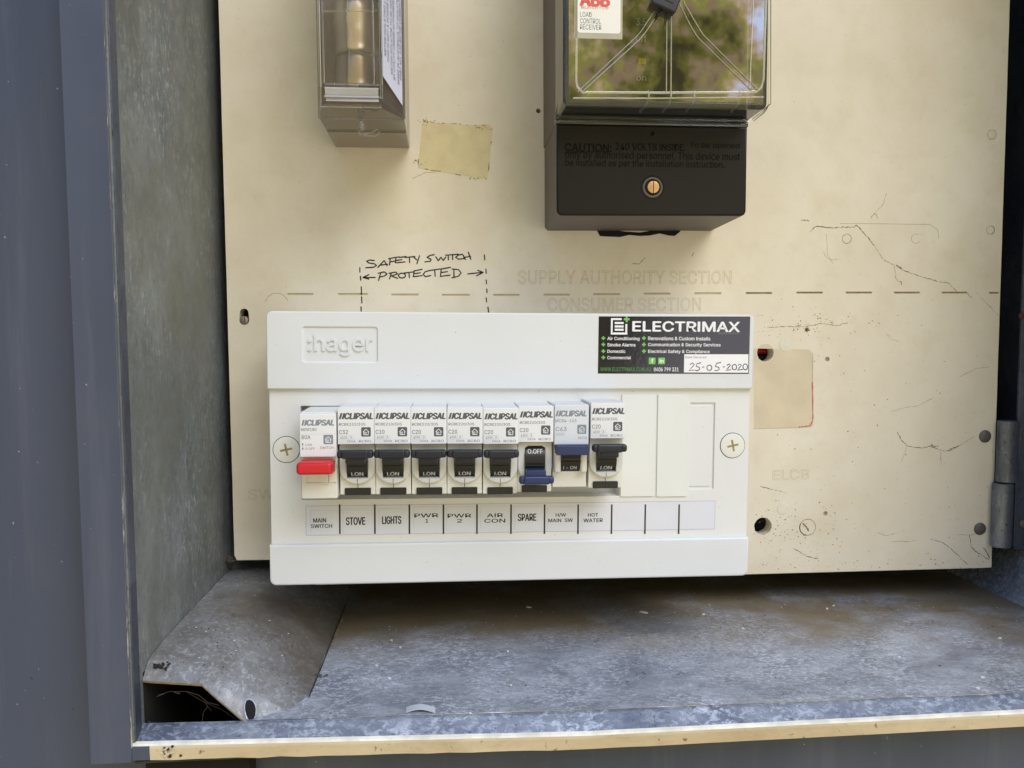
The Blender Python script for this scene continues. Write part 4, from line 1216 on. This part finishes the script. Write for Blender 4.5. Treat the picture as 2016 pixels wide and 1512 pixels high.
# ================================================================== LOAD CONTROL RECEIVER
OR = P(1290, 240, -28)
rc = thing('load_control_receiver', 'dark grey load control receiver with a clear window over a bronze face', 'meter', (110, 0, 112))
OR = Vector((110, 0, 112))
mb = LB(OR)                                       # base behind the clear cover
mb.box(57.8, 164.6, -55.5, 0, 112.6, 262, 0, 1.6, 3)
mb.box(61.0, 161.0, -60.5, -55.4, 117.5, 262, 1, .8, 2)
mb.build('base', [M_CHARSIDE, M_CHAR], rc)
mb = LB(OR)                                       # terminal cover
b = bmesh.new()
bmesh.ops.create_cube(b, size=1)
for v in b.verts:
    fr_ = v.co.y < 0
    X = (57.6 if v.co.x < 0 else 162.2) if fr_ else (58.6 if v.co.x < 0 else 165.6)
    Z = (63.8 if v.co.z < 0 else 112.2)
    if v.co.x > 0: Z += .6 if v.co.z < 0 else 0
    v.co = Vector((X, -60.0 if fr_ else -.1, Z))
ed = [e for e in b.edges if (e.verts[0].co.y < -50 and e.verts[1].co.y < -50) or (abs(e.verts[0].co.z - e.verts[1].co.z) < 1 and e.verts[0].co.z < 70)]
vt = [e for e in b.edges if e.verts[0].co.z < 70 and e.verts[1].co.z < 70 and abs(e.verts[0].co.y - e.verts[1].co.y) > 10]
fe = [e for e in b.edges if e.verts[0].co.y < -50 and e.verts[1].co.y < -50]
bmesh.ops.bevel(b, geom=vt, offset=3.0, segments=4, profile=.5, affect='EDGES')
fe = [e for e in b.edges if e.verts[0].co.y < -50 and e.verts[1].co.y < -50]
bmesh.ops.bevel(b, geom=fe, offset=1.4, segments=3, profile=.5, affect='EDGES')
i0 = len(mb.f)
mb.bm(b, 0)
for i in range(i0, len(mb.f)):                    # front face darker plastic skin than the matte dusty sides
    ys = [mb.v[k][1] for k in mb.f[i]]
    if max(ys) > -56: mb.m[i] = 1
YT = -60.0
TT = lambda zx, zy: (P(1080 + zx / 5.04, 250 + zy / 5.04, YT).x, P(1080 + zx / 5.04, 250 + zy / 5.04, YT).z)
def tt(s_, x0, y0, x1, y1, bold=0.0):
    mb.text(s_, *TT(x0, y1), *TT(x1, y0), YT - .02, 2, th=.03, bold=bold)
tt('CAUTION:', 165, 170, 625, 240, .02); mb.ribbon([TT(160, 250), TT(628, 246)], YT - .05, .5, 2, 0)
tt('240 VOLTS INSIDE.', 665, 170, 1358, 228, .01); tt('To be opened', 1402, 158, 1895, 218)
tt('only by authorised personnel. This device must', 165, 258, 1898, 326)
tt('be installed as per the installation instruction.', 165, 340, 1745, 402)
c0 = TT(1032, 66); mb.lathe(c0[0], c0[1], [(1.15, YT - .01), (1.1, YT - .3), (.75, YT - .35), (.7, YT - .05), (.05, YT - .04)], 16, 2)
# screw well
c0 = TT(1032, 600)
mb.lathe(c0[0], c0[1], [(6.7, YT - .02), (6.5, YT - .06), (5.9, YT - .06), (5.7, YT - .02)], 32, 3, cap=False)
mb.lathe(c0[0], c0[1], [(5.6, YT - .02), (5.3, YT - .5), (4.6, YT - .5), (4.3, YT - .02)], 32, 1, cap=False)
mb.lathe(c0[0], c0[1], [(4.0, YT - .03), (3.9, YT - .05), (.1, YT - .05)], 28, 3)
for an in (0, 90, 180, 270):
    a = math.radians(an + 4); dx, dz = math.cos(a), math.sin(a)
    q4 = [(c0[0] + dx * u - dz * w_, c0[1] + dz * u + dx * w_) for u, w_ in ((3.4, -1.1), (6.3, -1.0), (6.3, 1.0), (3.4, 1.1))]
    mb.add([(x, YT - .075, z) for x, z in q4], [(0, 1, 2, 3)], 3)
mb.build('terminal_cover', [M_CHAR, M_CHARSIDE, M_CHARTXT, M_BLACKVOID], rc)
mb = LB(OR)
mb.lathe(c0[0] + .3, c0[1] + .1, [(3.3, YT - .08), (3.2, YT - .7), (2.9, YT - .85), (.05, YT - .9)], 28, 0)
mb.box(c0[0] + .1, c0[0] + .5, YT - .96, YT - .8, c0[1] - 3.1, c0[1] + 3.2, 1)
mb.build('brass_screw', [M_BRASS, M_SLOT], rc)
mb = LB(OR)                                       # ragged knockouts along the rear lower edge
zz0 = 63.6
pts = [P(1176, 452, -2), P(1190, 448, -2), P(1230, 455, -2), P(1262, 457, -2), P(1290, 452, -2), P(1320, 444, -2), P(1338, 443, -2), P(1341, 455, -2), P(1330, 464, -2), P(1318, 463, -2), P(1300, 459, -2), P(1280, 463, -2), P(1262, 464, -2), P(1240, 462, -2), P(1222, 466, -2), P(1196, 465, -2), P(1182, 464, -2)]
mb.add([(p_.x, -.35, p_.z) for p_ in pts], [tuple(range(len(pts)))], 0)
mb.build('knockout_gap', M_BLACKVOID, rc, smooth=None)
mb = LB(OR)                                       # bronze face plate with its printing and flag
YFc = -61.4
mb.plate(rrect(62.5, 160.5, 120.5, 262, 2, 4), [], YFc, .6, 0)
F_ = lambda px, py: (P(px, py, YFc).x, P(px, py, YFc).z)
def ft(s_, x0, y0, x1, y1, bold=.01): mb.text(s_, *F_(x0, y1), *F_(x1, y0), YFc - .03, 1, bold=bold)
ft('3.5', 1252, 36, 1272, 50); ft('off', 1252, 68, 1273, 82); ft('on', 1253, 150, 1272, 159)
a, b_ = F_(1256, 127), F_(1271, 116); mb.box(a[0], b_[0], YFc - 1.0, YFc, a[1], b_[1], 2, .2, 1)
a, b_ = F_(1254, 140), F_(1270, 128); mb.box(a[0], b_[0], YFc - .3, YFc, a[1], b_[1], 3, .1, 1)
mb.build('face_plate', [M_FACE, M_PRINTW, M_YELLOW, plastic('indicator_olive', lin(150, 146, 50), .4)], rc, smooth=30)
mb = LB(OR)                                       # maker's card behind the window
YK = -84.12
K_ = lambda px, py: (P(px, py, YK).x, P(px, py, YK).z)
a, b_ = K_(1131, 75), K_(1226, -60)
mb.plate(rrect(a[0], b_[0], a[1], b_[1], .4, 2), [], YK + .06, .04, 3)
a, b_ = K_(1137, 64), K_(1222, -60)
mb.plate(rrect(a[0], b_[0], a[1], b_[1], 1.3, 4), [], YK, .05, 0)
kt = lambda s_, x0, y0, x1, y1, mi, bold=0.0: mb.text(s_, *K_(x0, y1), *K_(x1, y0), YK - .03, mi, bold=bold)
kt('ABB', 1143, -12, 1199, 11, 1, .05); kt('RELAYS PTY LTD', 1144, 13.5, 1198, 17, 1, -.005)
kt('LOAD', 1142, 24, 1165, 33, 2); kt('CONTROL', 1142, 37, 1183, 46, 2); kt('RECEIVER', 1142, 49, 1184, 58, 2)
mb.build('name_card', [M_CARDW, M_ABBRED, M_PRINT, plain('card_backing', lin(176, 172, 150), .5)], rc, smooth=None)
# clear cover: bevelled open shell
mb = LB(OR)
b = bmesh.new(); bmesh.ops.create_cube(b, size=1)
cx0, cx1, cz0, cz1, cy0, cy1 = 57.6, 163.4, 114.8, 264.0, -84.0, -56.0
for v in b.verts:
    v.co = Vector((cx0 if v.co.x < 0 else cx1, cy0 if v.co.y < 0 else cy1, cz0 if v.co.z < 0 else cz1))
bk = [f for f in b.faces if all(v.co.y > -57 for v in f.verts)]
bmesh.ops.delete(b, geom=bk, context='FACES')
fe = [e for e in b.edges if e.verts[0].co.y < -80 and e.verts[1].co.y < -80]
sd_ = [e for e in b.edges if abs(e.verts[0].co.y - e.verts[1].co.y) > 10]
bmesh.ops.bevel(b, geom=sd_, offset=3.0, segments=4, profile=.5, affect='EDGES')
fe = [e for e in b.edges if e.verts[0].co.y < -83.9 and e.verts[1].co.y < -83.9]
bmesh.ops.bevel(b, geom=fe, offset=2.8, segments=4, profile=.5, affect='EDGES')
i0 = len(mb.f); mb.bm(b, 0)
for i in range(i0, len(mb.f)):
    ys = [mb.v[k][1] for k in mb.f[i]]
    if min(ys) > -83.95 or max(ys) > -83.9: mb.m[i] = 1
mb.build('clear_cover', [M_CLEAR, M_CLEARWALL], rc, smooth=50)
cov = [o for o in bpy.data.objects if o.name == 'clear_cover'][0]
# moulded ribs and rim lines of the cover
YR = -84.3
R3 = lambda px, py, Y=YR: P(px, py, Y)
mb = LB(OR)
def bar(m, pts, w_, h_, Y):
    """flat moulded bar following a pixel line on the plane Y: w_ wide, h_ proud, rounded top"""
    q_ = [P(x, y, Y) for x, y in pts]
    prof = [(-w_ / 2, 0), (-w_ / 2, -h_ * .55), (-w_ * .42, -h_), (w_ * .42, -h_), (w_ / 2, -h_ * .55), (w_ / 2, 0)]
    vs_, fs_ = [], []
    for i, c_ in enumerate(q_):
        t = (q_[min(i + 1, len(q_) - 1)] - q_[max(i - 1, 0)]); t.y = 0; t.normalize()
        nn = Vector((-t.z, 0, t.x))
        for u, d_ in prof: vs_.append(c_ + nn * u + Vector((0, d_, 0)))
    L = len(prof)
    for i in range(len(q_) - 1):
        for k in range(L): fs_.append((i * L + k, i * L + (k + 1) % L, (i + 1) * L + (k + 1) % L, (i + 1) * L + k))
    fs_.append(tuple(range(L))); fs_.append(tuple(reversed(range((len(q_) - 1) * L, len(q_) * L))))
    m.add(vs_, fs_)
for pa, pb in (([(1288, 22), (1262, 62), (1253, 72), (1137, 181)], [(1295, 28), (1272, 62), (1260, 77), (1146, 181)]),
               ([(1313, 38), (1312, 181)], [(1322, 32), (1321, 181)]),
               ([(1338, 8), (1362, 55), (1375, 75), (1480, 178)], [(1345, 2), (1374, 52), (1384, 68), (1493, 178)])):
    mb = LB(OR)
    mb.tube([R3(*q_) for q_ in pa], .24, 6); mb.tube([R3(*q_) for q_ in pb], .28, 6)
    mb.build('cover_rib', M_CLEARRIB, rc, smooth=20)
mb = LB(OR)
bar(mb, [(1135.5, -20), (1134.5, 160), (1137, 172), (1146, 182), (1300, 183), (1470, 182), (1490, 180), (1499, 172), (1503, 158), (1509, -20)], 1.1, .25, -84.06)
bar(mb, [(1128, 193), (1300, 193.5), (1504, 191)], .6, .2, -84.06)
bar(mb, [(1484, -20), (1476, 174)], .7, .3, -84.06)
mb.build('cover_rim', M_CLEARRIB, rc, smooth=20)
mb = LB(OR)
mb.tube([P(1103, -20, -66), P(1102, 190, -66), P(1093, 238, -57)], .8, 8); mb.tube([P(1113, -20, -76), P(1112, 195, -76)], .7, 8)
mb.tube([P(1098, 237, -57.5), P(1478, 237, -57.5)], .7, 8); mb.tube([P(1515, -20, -80), P(1515, 205, -80), P(1504, 219, -72), P(1482, 237, -58)], .9, 8)
mb.build('cover_edge', M_RIBGLASS, rc)
for px in (1270, 1314, 1360, 1449):
    mb = LB(OR)
    mb.tube([P(px + 7, 178, -84.2), P(px + 7, 190, -83.9), P(px + 4, 203, -80), P(px - 5, 214, -73), P(px - 9, 219, -70)], [.35, .5, .7, .8, .9], 8)
    mb.build('cover_hook', M_HOOK, rc)
mb = LB(OR); mb.box(57.2, 163.2, -58.6, -55.4, 112.4, 114.6, 0, .5, 2); mb.build('cover_flange', M_CLEARWALL, rc)
# wire seal on the cover
sl = thing('seal_tag', 'black plastic security seal hanging over the ribs of the clear meter window', 'seal', R3(1306, 10))
OS = R3(1306, 10)
mb = MB()
mb.box(-6.6, 6.6, -5.0, -.6, -3.6, 6.5, 0, .9, 3); mb.box(-5.0, 4.0, -5.3, -4.6, 0, 6, 0, .4, 2)
mb.build('tag_body', M_SEAL, sl, rot=(0, math.radians(22), 0))
mb = MB(); mb.tube([(-.5, -1, -3), (-3.6, -1.2, -5.5), (-4.2, -.8, -7.2)], [.9, .9, .7], 8); mb.build('tag_tail', M_SEAL, sl)
mb = MB(); mb.tube([(1, -1, -3.5), (1.4, -1.2, -8), (0, -1.3, -11)], [.35, .28, .12], 6); mb.build('wire_end', M_SEAL, sl)

# ================================================================== METER ISOLATING FUSE
OF = Vector((-45, 0, 113))
fu = thing('fuse_holder', 'clear plastic meter isolating link holder with white warning label on its slanted side', 'fuse holder', OF)
ZF1 = 262
mb = LB(OF); mb.box(-67.0, -23.0, -34, -.1, 112.2, ZF1, 0, .8, 2); mb.build('rear_base', M_FUSEBASE, fu)
mb = LB(OF)                                       # cover: trapezoid section, closed bottom
prof = [(-66.6, -34.2), (-66.6, -59), (-62.4, -80), (-32.8, -80), (-22.8, -59), (-22.8, -34.2)]
vs_, fs_ = [], []
for (z, ins) in ((113.0, 0), (ZF1, 0)):
    for x, y in prof: vs_.append((x, y, z))
# bottom of the nose is stepped: front face starts a little higher
for k in (2, 3): vs_[k] = (vs_[k][0], vs_[k][1] + 3.0, 113.4)
for k in range(5): fs_.append((k, k + 1, k + 7, k + 6))
fs_.append((5, 4, 3, 2, 1, 0))
mb.add(vs_, fs_, 0); mb.build('clear_cover', M_FUSECLEAR, fu, smooth=None)
mb = LB(OF)
for pts, r_ in (([(-62.4, -80.1, ZF1), (-62.4, -80.1, 122)], .35), ([(-60.6, -80.1, ZF1), (-60.6, -80.1, 124)], .25), ([(-32.8, -80.1, ZF1), (-32.6, -80.1, 117)], .4), ([(-36.5, -80.1, ZF1), (-36.2, -80.1, 124)], .25), ([(-48.5, -80.1, ZF1), (-48.2, -80.1, 124.5)], .2),
                ([(-22.8, -59, ZF1), (-22.8, -59, 113.2)], .4), ([(-66.6, -59, ZF1), (-66.6, -59, 113.2)], .4), ([(-66.6, -59, 113.2), (-22.8, -59, 113.2)], .35), ([(-67, -34.2, 112.4), (-23, -34.2, 112.4)], .3),
                ([(-60.6, -80.2, 124), (-33, -80.2, 124)], .3), ([(-60.6, -80.2, 158.5), (-33, -80.2, 159.5)], .3), ([(-62.4, -78, 114), (-32.8, -78, 114)], .5), ([(-32.8, -78, 118), (-22.8, -59, 113.6)], .35)):
    mb.tube(pts, r_ * 1.5, 8)
mb.build('moulded_edge', M_RIBGLASS, fu)
mb = LB(OF)                                       # rounded nose with the sky's reflection put into its haze colour
vs_, fs_ = [], []
n = 8
for k in range(n + 1):
    a = math.radians(90 * k / n)
    for x in (-60.2, -34.2): vs_.append((x, -78.4 - 4.0 * math.cos(a) + 2, 122.2 - 6.0 * math.sin(a)))
for k in range(n): fs_.append((2 * k, 2 * k + 1, 2 * k + 3, 2 * k + 2))
mb.add(vs_, fs_)
mb.box(-60.4, -34.0, -79.8, -76.0, 121.8, 122.6, 0, .3, 1); mb.box(-60.8, -33.6, -80.6, -77.0, 117.2, 118.2, 0, .4, 2)
mb.build('nose_lens', M_NOSE, fu, smooth=60)
mb = LB(OF)                                       # sealing lug and loop
lp = lambda px, py, Y: P(px, py, Y)
mb.tube([lp(709, 236, -60), lp(714, 255, -55)], 1.5, 8); mb.tube([lp(706, 256, -56), lp(708, 264, -56), lp(730, 262, -56), lp(742, 254, -58), lp(747, 258, -58), lp(740, 268, -56), lp(716, 266, -55)], .5, 8)
mb.build('seal_loop', M_FUSEEDGE, fu)
mb = LB(OF)                                       # warning label on the slanted face
A, B = Vector((-32.6, -80.4)), Vector((-23.0, -60.0))
def sl_(u, z, off=0.0):                           # u 0..1 across the slanted face
    p_ = A + (B - A) * u
    nrm = Vector((B.y - A.y, -(B.x - A.x))).normalized()
    return (p_.x + nrm.x * (.12 + off), p_.y + nrm.y * (.12 + off), z)
vs_ = [sl_(.06, ZF1), sl_(.06, 128.5), sl_(.94, 119.5), sl_(.94, ZF1)]
mb.add(vs_, [(0, 1, 2, 3)], 0)
LN = [('METER ISOLATING LINK - FOR USE WITH LINK', .18, 139), ('THIS IS NOT A POWER PROTECTIVE DEVICE', .31, 137), ('METER ISOLATOR TO BE INSTALLED AS REQUIRED', .46, 132), ('BY UTILITY UNDER AUTHORISED USE ONLY', .57, 130), ('MADE IN AUSTRALIA TO ISOLATE SUPPLY', .76, 129), ('PART NO. 100 RATED CURRENT 100A', .87, 132)]
for s_, u, zst in LN:
    fnn = lambda X, Z, Y, u=u: sl_(u + (.5 - Z) * .085, X, .03)
    mb.text(s_, zst, 0, zst + len(s_) * 1.55, 1, 0, 1, bold=.018, shear=.15, fn=fnn)
mb.build('warning_label', [plain('label_lilac_white', lin(214, 216, 236), .5, var=.03), plain('label_navy', lin(48, 50, 92), .5)], fu, smooth=None)
mb = LB(OF)                                       # ceramic carrier and brass blade inside
def zcyl(m, cx, cy, prof, n=32, mi=0):
    vs_, fs_ = [], []
    for r_, z in prof:
        for k in range(n):
            a = 6.28318 * k / n; vs_.append((cx + r_ * math.cos(a), cy + r_ * math.sin(a), z))
    for i in range(len(prof) - 1):
        for k in range(n): fs_.append((i * n + k, i * n + (k + 1) % n, (i + 1) * n + (k + 1) % n, (i + 1) * n + k))
    fs_.append(tuple(range(n)))
    m.add(vs_, fs_, mi)
CXF, CYF = -46.8, -58.0
zcyl(mb, CXF, CYF, [(10.2, 125.6), (11.4, 127.2), (11.9, 131), (11.9, 141), (11.2, 143.4), (10.2, 144.2)], mi=1)
zcyl(mb, CXF, CYF, [(10.4, 144.3), (11.5, 145.6), (11.9, 149), (11.9, 157), (12.6, 160), (12.9, 166), (12.3, 170.5), (11.0, 172)], mi=0)
zcyl(mb, CXF, CYF, [(10.2, 171.6), (10.2, 174), (12.2, 174.6), (12.2, ZF1)], mi=1)
mb.build('fuse_carrier', [M_CERAMIC, M_CERAMICD], fu, smooth=40)
mb = LB(OF); mb.box(-44.5, -33.5, -74, -60, 123.6, 126.0, 0, .2, 1); mb.build('contact_block', M_SLOT, fu)

# ================================================================== LITTER ON THE FLOOR
def on_floor(px, py):
    z = -175.0
    for k in range(6):
        p_ = PZ(px, py, z); z = floor_z(p_.x) + .9 * noise.noise(Vector((p_.x * .018, p_.y * .022, 3.1)))
    return PZ(px, py, z)
a, b_ = on_floor(799, 1403), on_floor(857, 1404)
mid = on_floor(829, 1397)
mb = MB()
vs_, fs_ = [], []
n = 12
for k in range(n + 1):
    t = k / n
    p_ = a.lerp(b_, t)
    h = 1.6 * math.sin(math.pi * t) + .25
    for dy, dz in ((0, 0), (4.4, .25), (4.4, -.15), (0, -.4)):
        vs_.append((p_.x - mid.x, p_.y - mid.y + dy, p_.z - mid.z + h + dz))
for k in range(n):
    for j in range(4): fs_.append((k * 4 + j, k * 4 + (j + 1) % 4, (k + 1) * 4 + (j + 1) % 4, (k + 1) * 4 + j))
fs_ += [(0, 1, 2, 3), tuple(n * 4 + j for j in (3, 2, 1, 0))]
mb.add(vs_, fs_)
tag(mb.build('plastic_offcut', M_OFFCUT, loc=mid, smooth=60), 'short curved strip of pale grey plastic lying near the front lip', 'plastic offcut')
FL = [(767, 1336, 1.0), (741, 1311, .8), (926, 1405, .8), (1041, 1196, 1.6), (1267, 1206, 2.4), (771, 1261, .6), (788, 1275, .7), (1463, 1238, .9), (1385, 1210, 1.1), (1628, 1199, .9), (1769, 1294, 1.0), (1935, 1335, 1.6), (1968, 1257, 1.2), (1641, 1193, 1.0), (1925, 1356, 1.2), (1005, 1350, .6), (1000, 1283, .6), (1852, 1312, 1.6)]
for k, (px, py, r_) in enumerate(FL):
    p_ = on_floor(px, py)
    mb = MB(); m = 7
    top = [(r_ * random.uniform(.7, 1.25) * math.cos(6.283 * q_ / m), r_ * random.uniform(.35, .8) * math.sin(6.283 * q_ / m), .45 + random.uniform(0, .25)) for q_ in range(m)]
    mb.add(top + [(x, y, 0) for x, y, z in top], [tuple(range(m))] + [(q_, m + q_, m + (q_ + 1) % m, (q_ + 1) % m) for q_ in range(m)])
    dark = k in (17,)
    tag(mb.build('paint_flake', M_DIRT if dark else M_FLAKE, loc=p_, smooth=None, rot=(0, 0, random.uniform(-.6, .6))),
        'tiny pale flake of paint lying on the grey metal floor' if not dark else 'tiny dark brown crumb lying at the right of the metal floor', 'flake', 'paint flakes scattered on the floor')
# fine grit: nobody could count it
mb = MB()
def grit(x, y, z, r_):
    m = 5; ph = random.random() * 6
    mb.add([(x + r_ * math.cos(ph + 6.283 * k / m), y + r_ * random.uniform(.5, 1) * math.sin(ph + 6.283 * k / m), z + .05) for k in range(m)] + [(x, y, z + r_ * .7)], [(k, (k + 1) % m, m) for k in range(m)], random.choice((0, 0, 1)))
for k in range(1500):
    x = random.uniform(-68, 380); y = random.triangular(-126, 30, -20) if random.random() < .6 else random.uniform(-126, 30)
    if noise.noise(Vector((x * .03, y * .04, 5))) < -.1: continue
    z = floor_z(x) + .9 * noise.noise(Vector((x * .018, y * .022, 3.1)))
    grit(x, y, z + .15, random.choice((.15, .2, .25, .3, .45)))
for k in range(260):                              # along the seam of the duct and its damaged front corner
    if k < 130: y = random.uniform(-126, 20); x = -69 + random.gauss(.6, .9) if y > -104 else -69 - (-104 - y) * .85 + random.gauss(0, 1); z = -174.1
    else:
        x = random.uniform(-136, -80); y = random.uniform(-126, 10); z = duct_z(x, y) + .3
    grit(x, y, z, random.choice((.2, .25, .3, .5)))
tag(mb.build('grit', [M_DIRT, M_FLAKE], smooth=None), 'fine grit and dust scattered over the metal floor', 'grit', kind='stuff')
# dirt clumps
def clump(px, py, seat_fn, r_, label, mat, n=26, name='dirt_clump', cat='dirt'):
    p_ = seat_fn(px, py); m = MB()
    for k in range(n):
        c_ = Vector((random.gauss(0, r_ * .55), random.gauss(0, r_ * .35), abs(random.gauss(0, r_ * .16))))
        s_ = random.uniform(.12, .34) * r_
        b = bmesh.new(); bmesh.ops.create_icosphere(b, subdivisions=1, radius=s_)
        for v in b.verts: v.co = v.co * random.uniform(.6, 1.2) + c_
        m.bm(b, 0)
    tag(m.build(name, mat, loc=p_, smooth=None), label, cat)
clump(313, 1311, on_duct, 3.2, 'dark crumbly dirt clump on the front corner of the duct', M_DIRT)
clump(452, 1104, lambda a_, b__: P(a_, b__, 2), 4.5, 'dusty brown clump in the corner where wall and panel meet', plain('dust_brown', lin(96, 86, 70), .95, var=.4, vs_=300), 30)
clump(628, 1332, on_duct, 2.6, 'small pile of grit against the seam of the duct', plain('grit_grey', lin(88, 86, 82), .95, var=.4, vs_=500), 22)
# cobweb in the open end of the duct
mb = MB()
W = lambda zx, zy, Y: P(220 + zx / 3.5, 1080 + zy / 3.5, Y)
for pts, r_ in (([(320, 1010), (400, 985), (520, 985), (600, 1010), (660, 1060), (740, 1080)], .14), ([(640, 1050), (660, 1090), (630, 1130), (625, 1180), (610, 1215)], .13), ([(660, 1085), (690, 1120)], .07), ([(520, 990), (640, 1060), (760, 1110), (860, 1180)], .09),
                ([(310, 1020), (360, 1000)], .28), ([(430, 990), (470, 1000)], .25), ([(250, 1190), (290, 1210)], .3), ([(610, 1215), (640, 1210)], .2)):
    mb.tube([W(x, y, -125.5 + random.uniform(-.6, 1.2)) for x, y in pts], r_ * .55, 5)
tag(mb.build('cobweb', M_WEB), 'dusty cobweb strands across the dark open end of the duct', 'cobweb')
# flaking remains at the left end of the cream lip
mb = MB()
for k in range(20):
    px, py = 318 + abs(random.gauss(0, 16)), 1478 + random.uniform(-9, 12)
    p_ = P(px, py, -138.2); r_ = random.uniform(.3, 1.1); m = 6; ph = random.random() * 6
    mb.add([(p_.x + r_ * random.uniform(.4, 1.2) * math.cos(ph + 6.283 * q_ / m), -138.15 - random.uniform(0, .4), p_.z + r_ * random.uniform(.3, .9) * math.sin(ph + 6.283 * q_ / m)) for q_ in range(m)], [tuple(range(m))], k % 2)
for x in range(1):
    mb.ribbon(wob([(P(322, 1488, -138).x, P(322, 1488, -138).z), (P(345, 1478, -138).x, P(345, 1478, -138).z)], .2), -138.5, .7, 1)
mb.v = [(v[0] - OB.x, v[1] - OB.y, v[2] - OB.z) for v in mb.v]
mb.build('flaking_paint', [M_DIRT, M_LIP], box, smooth=None)
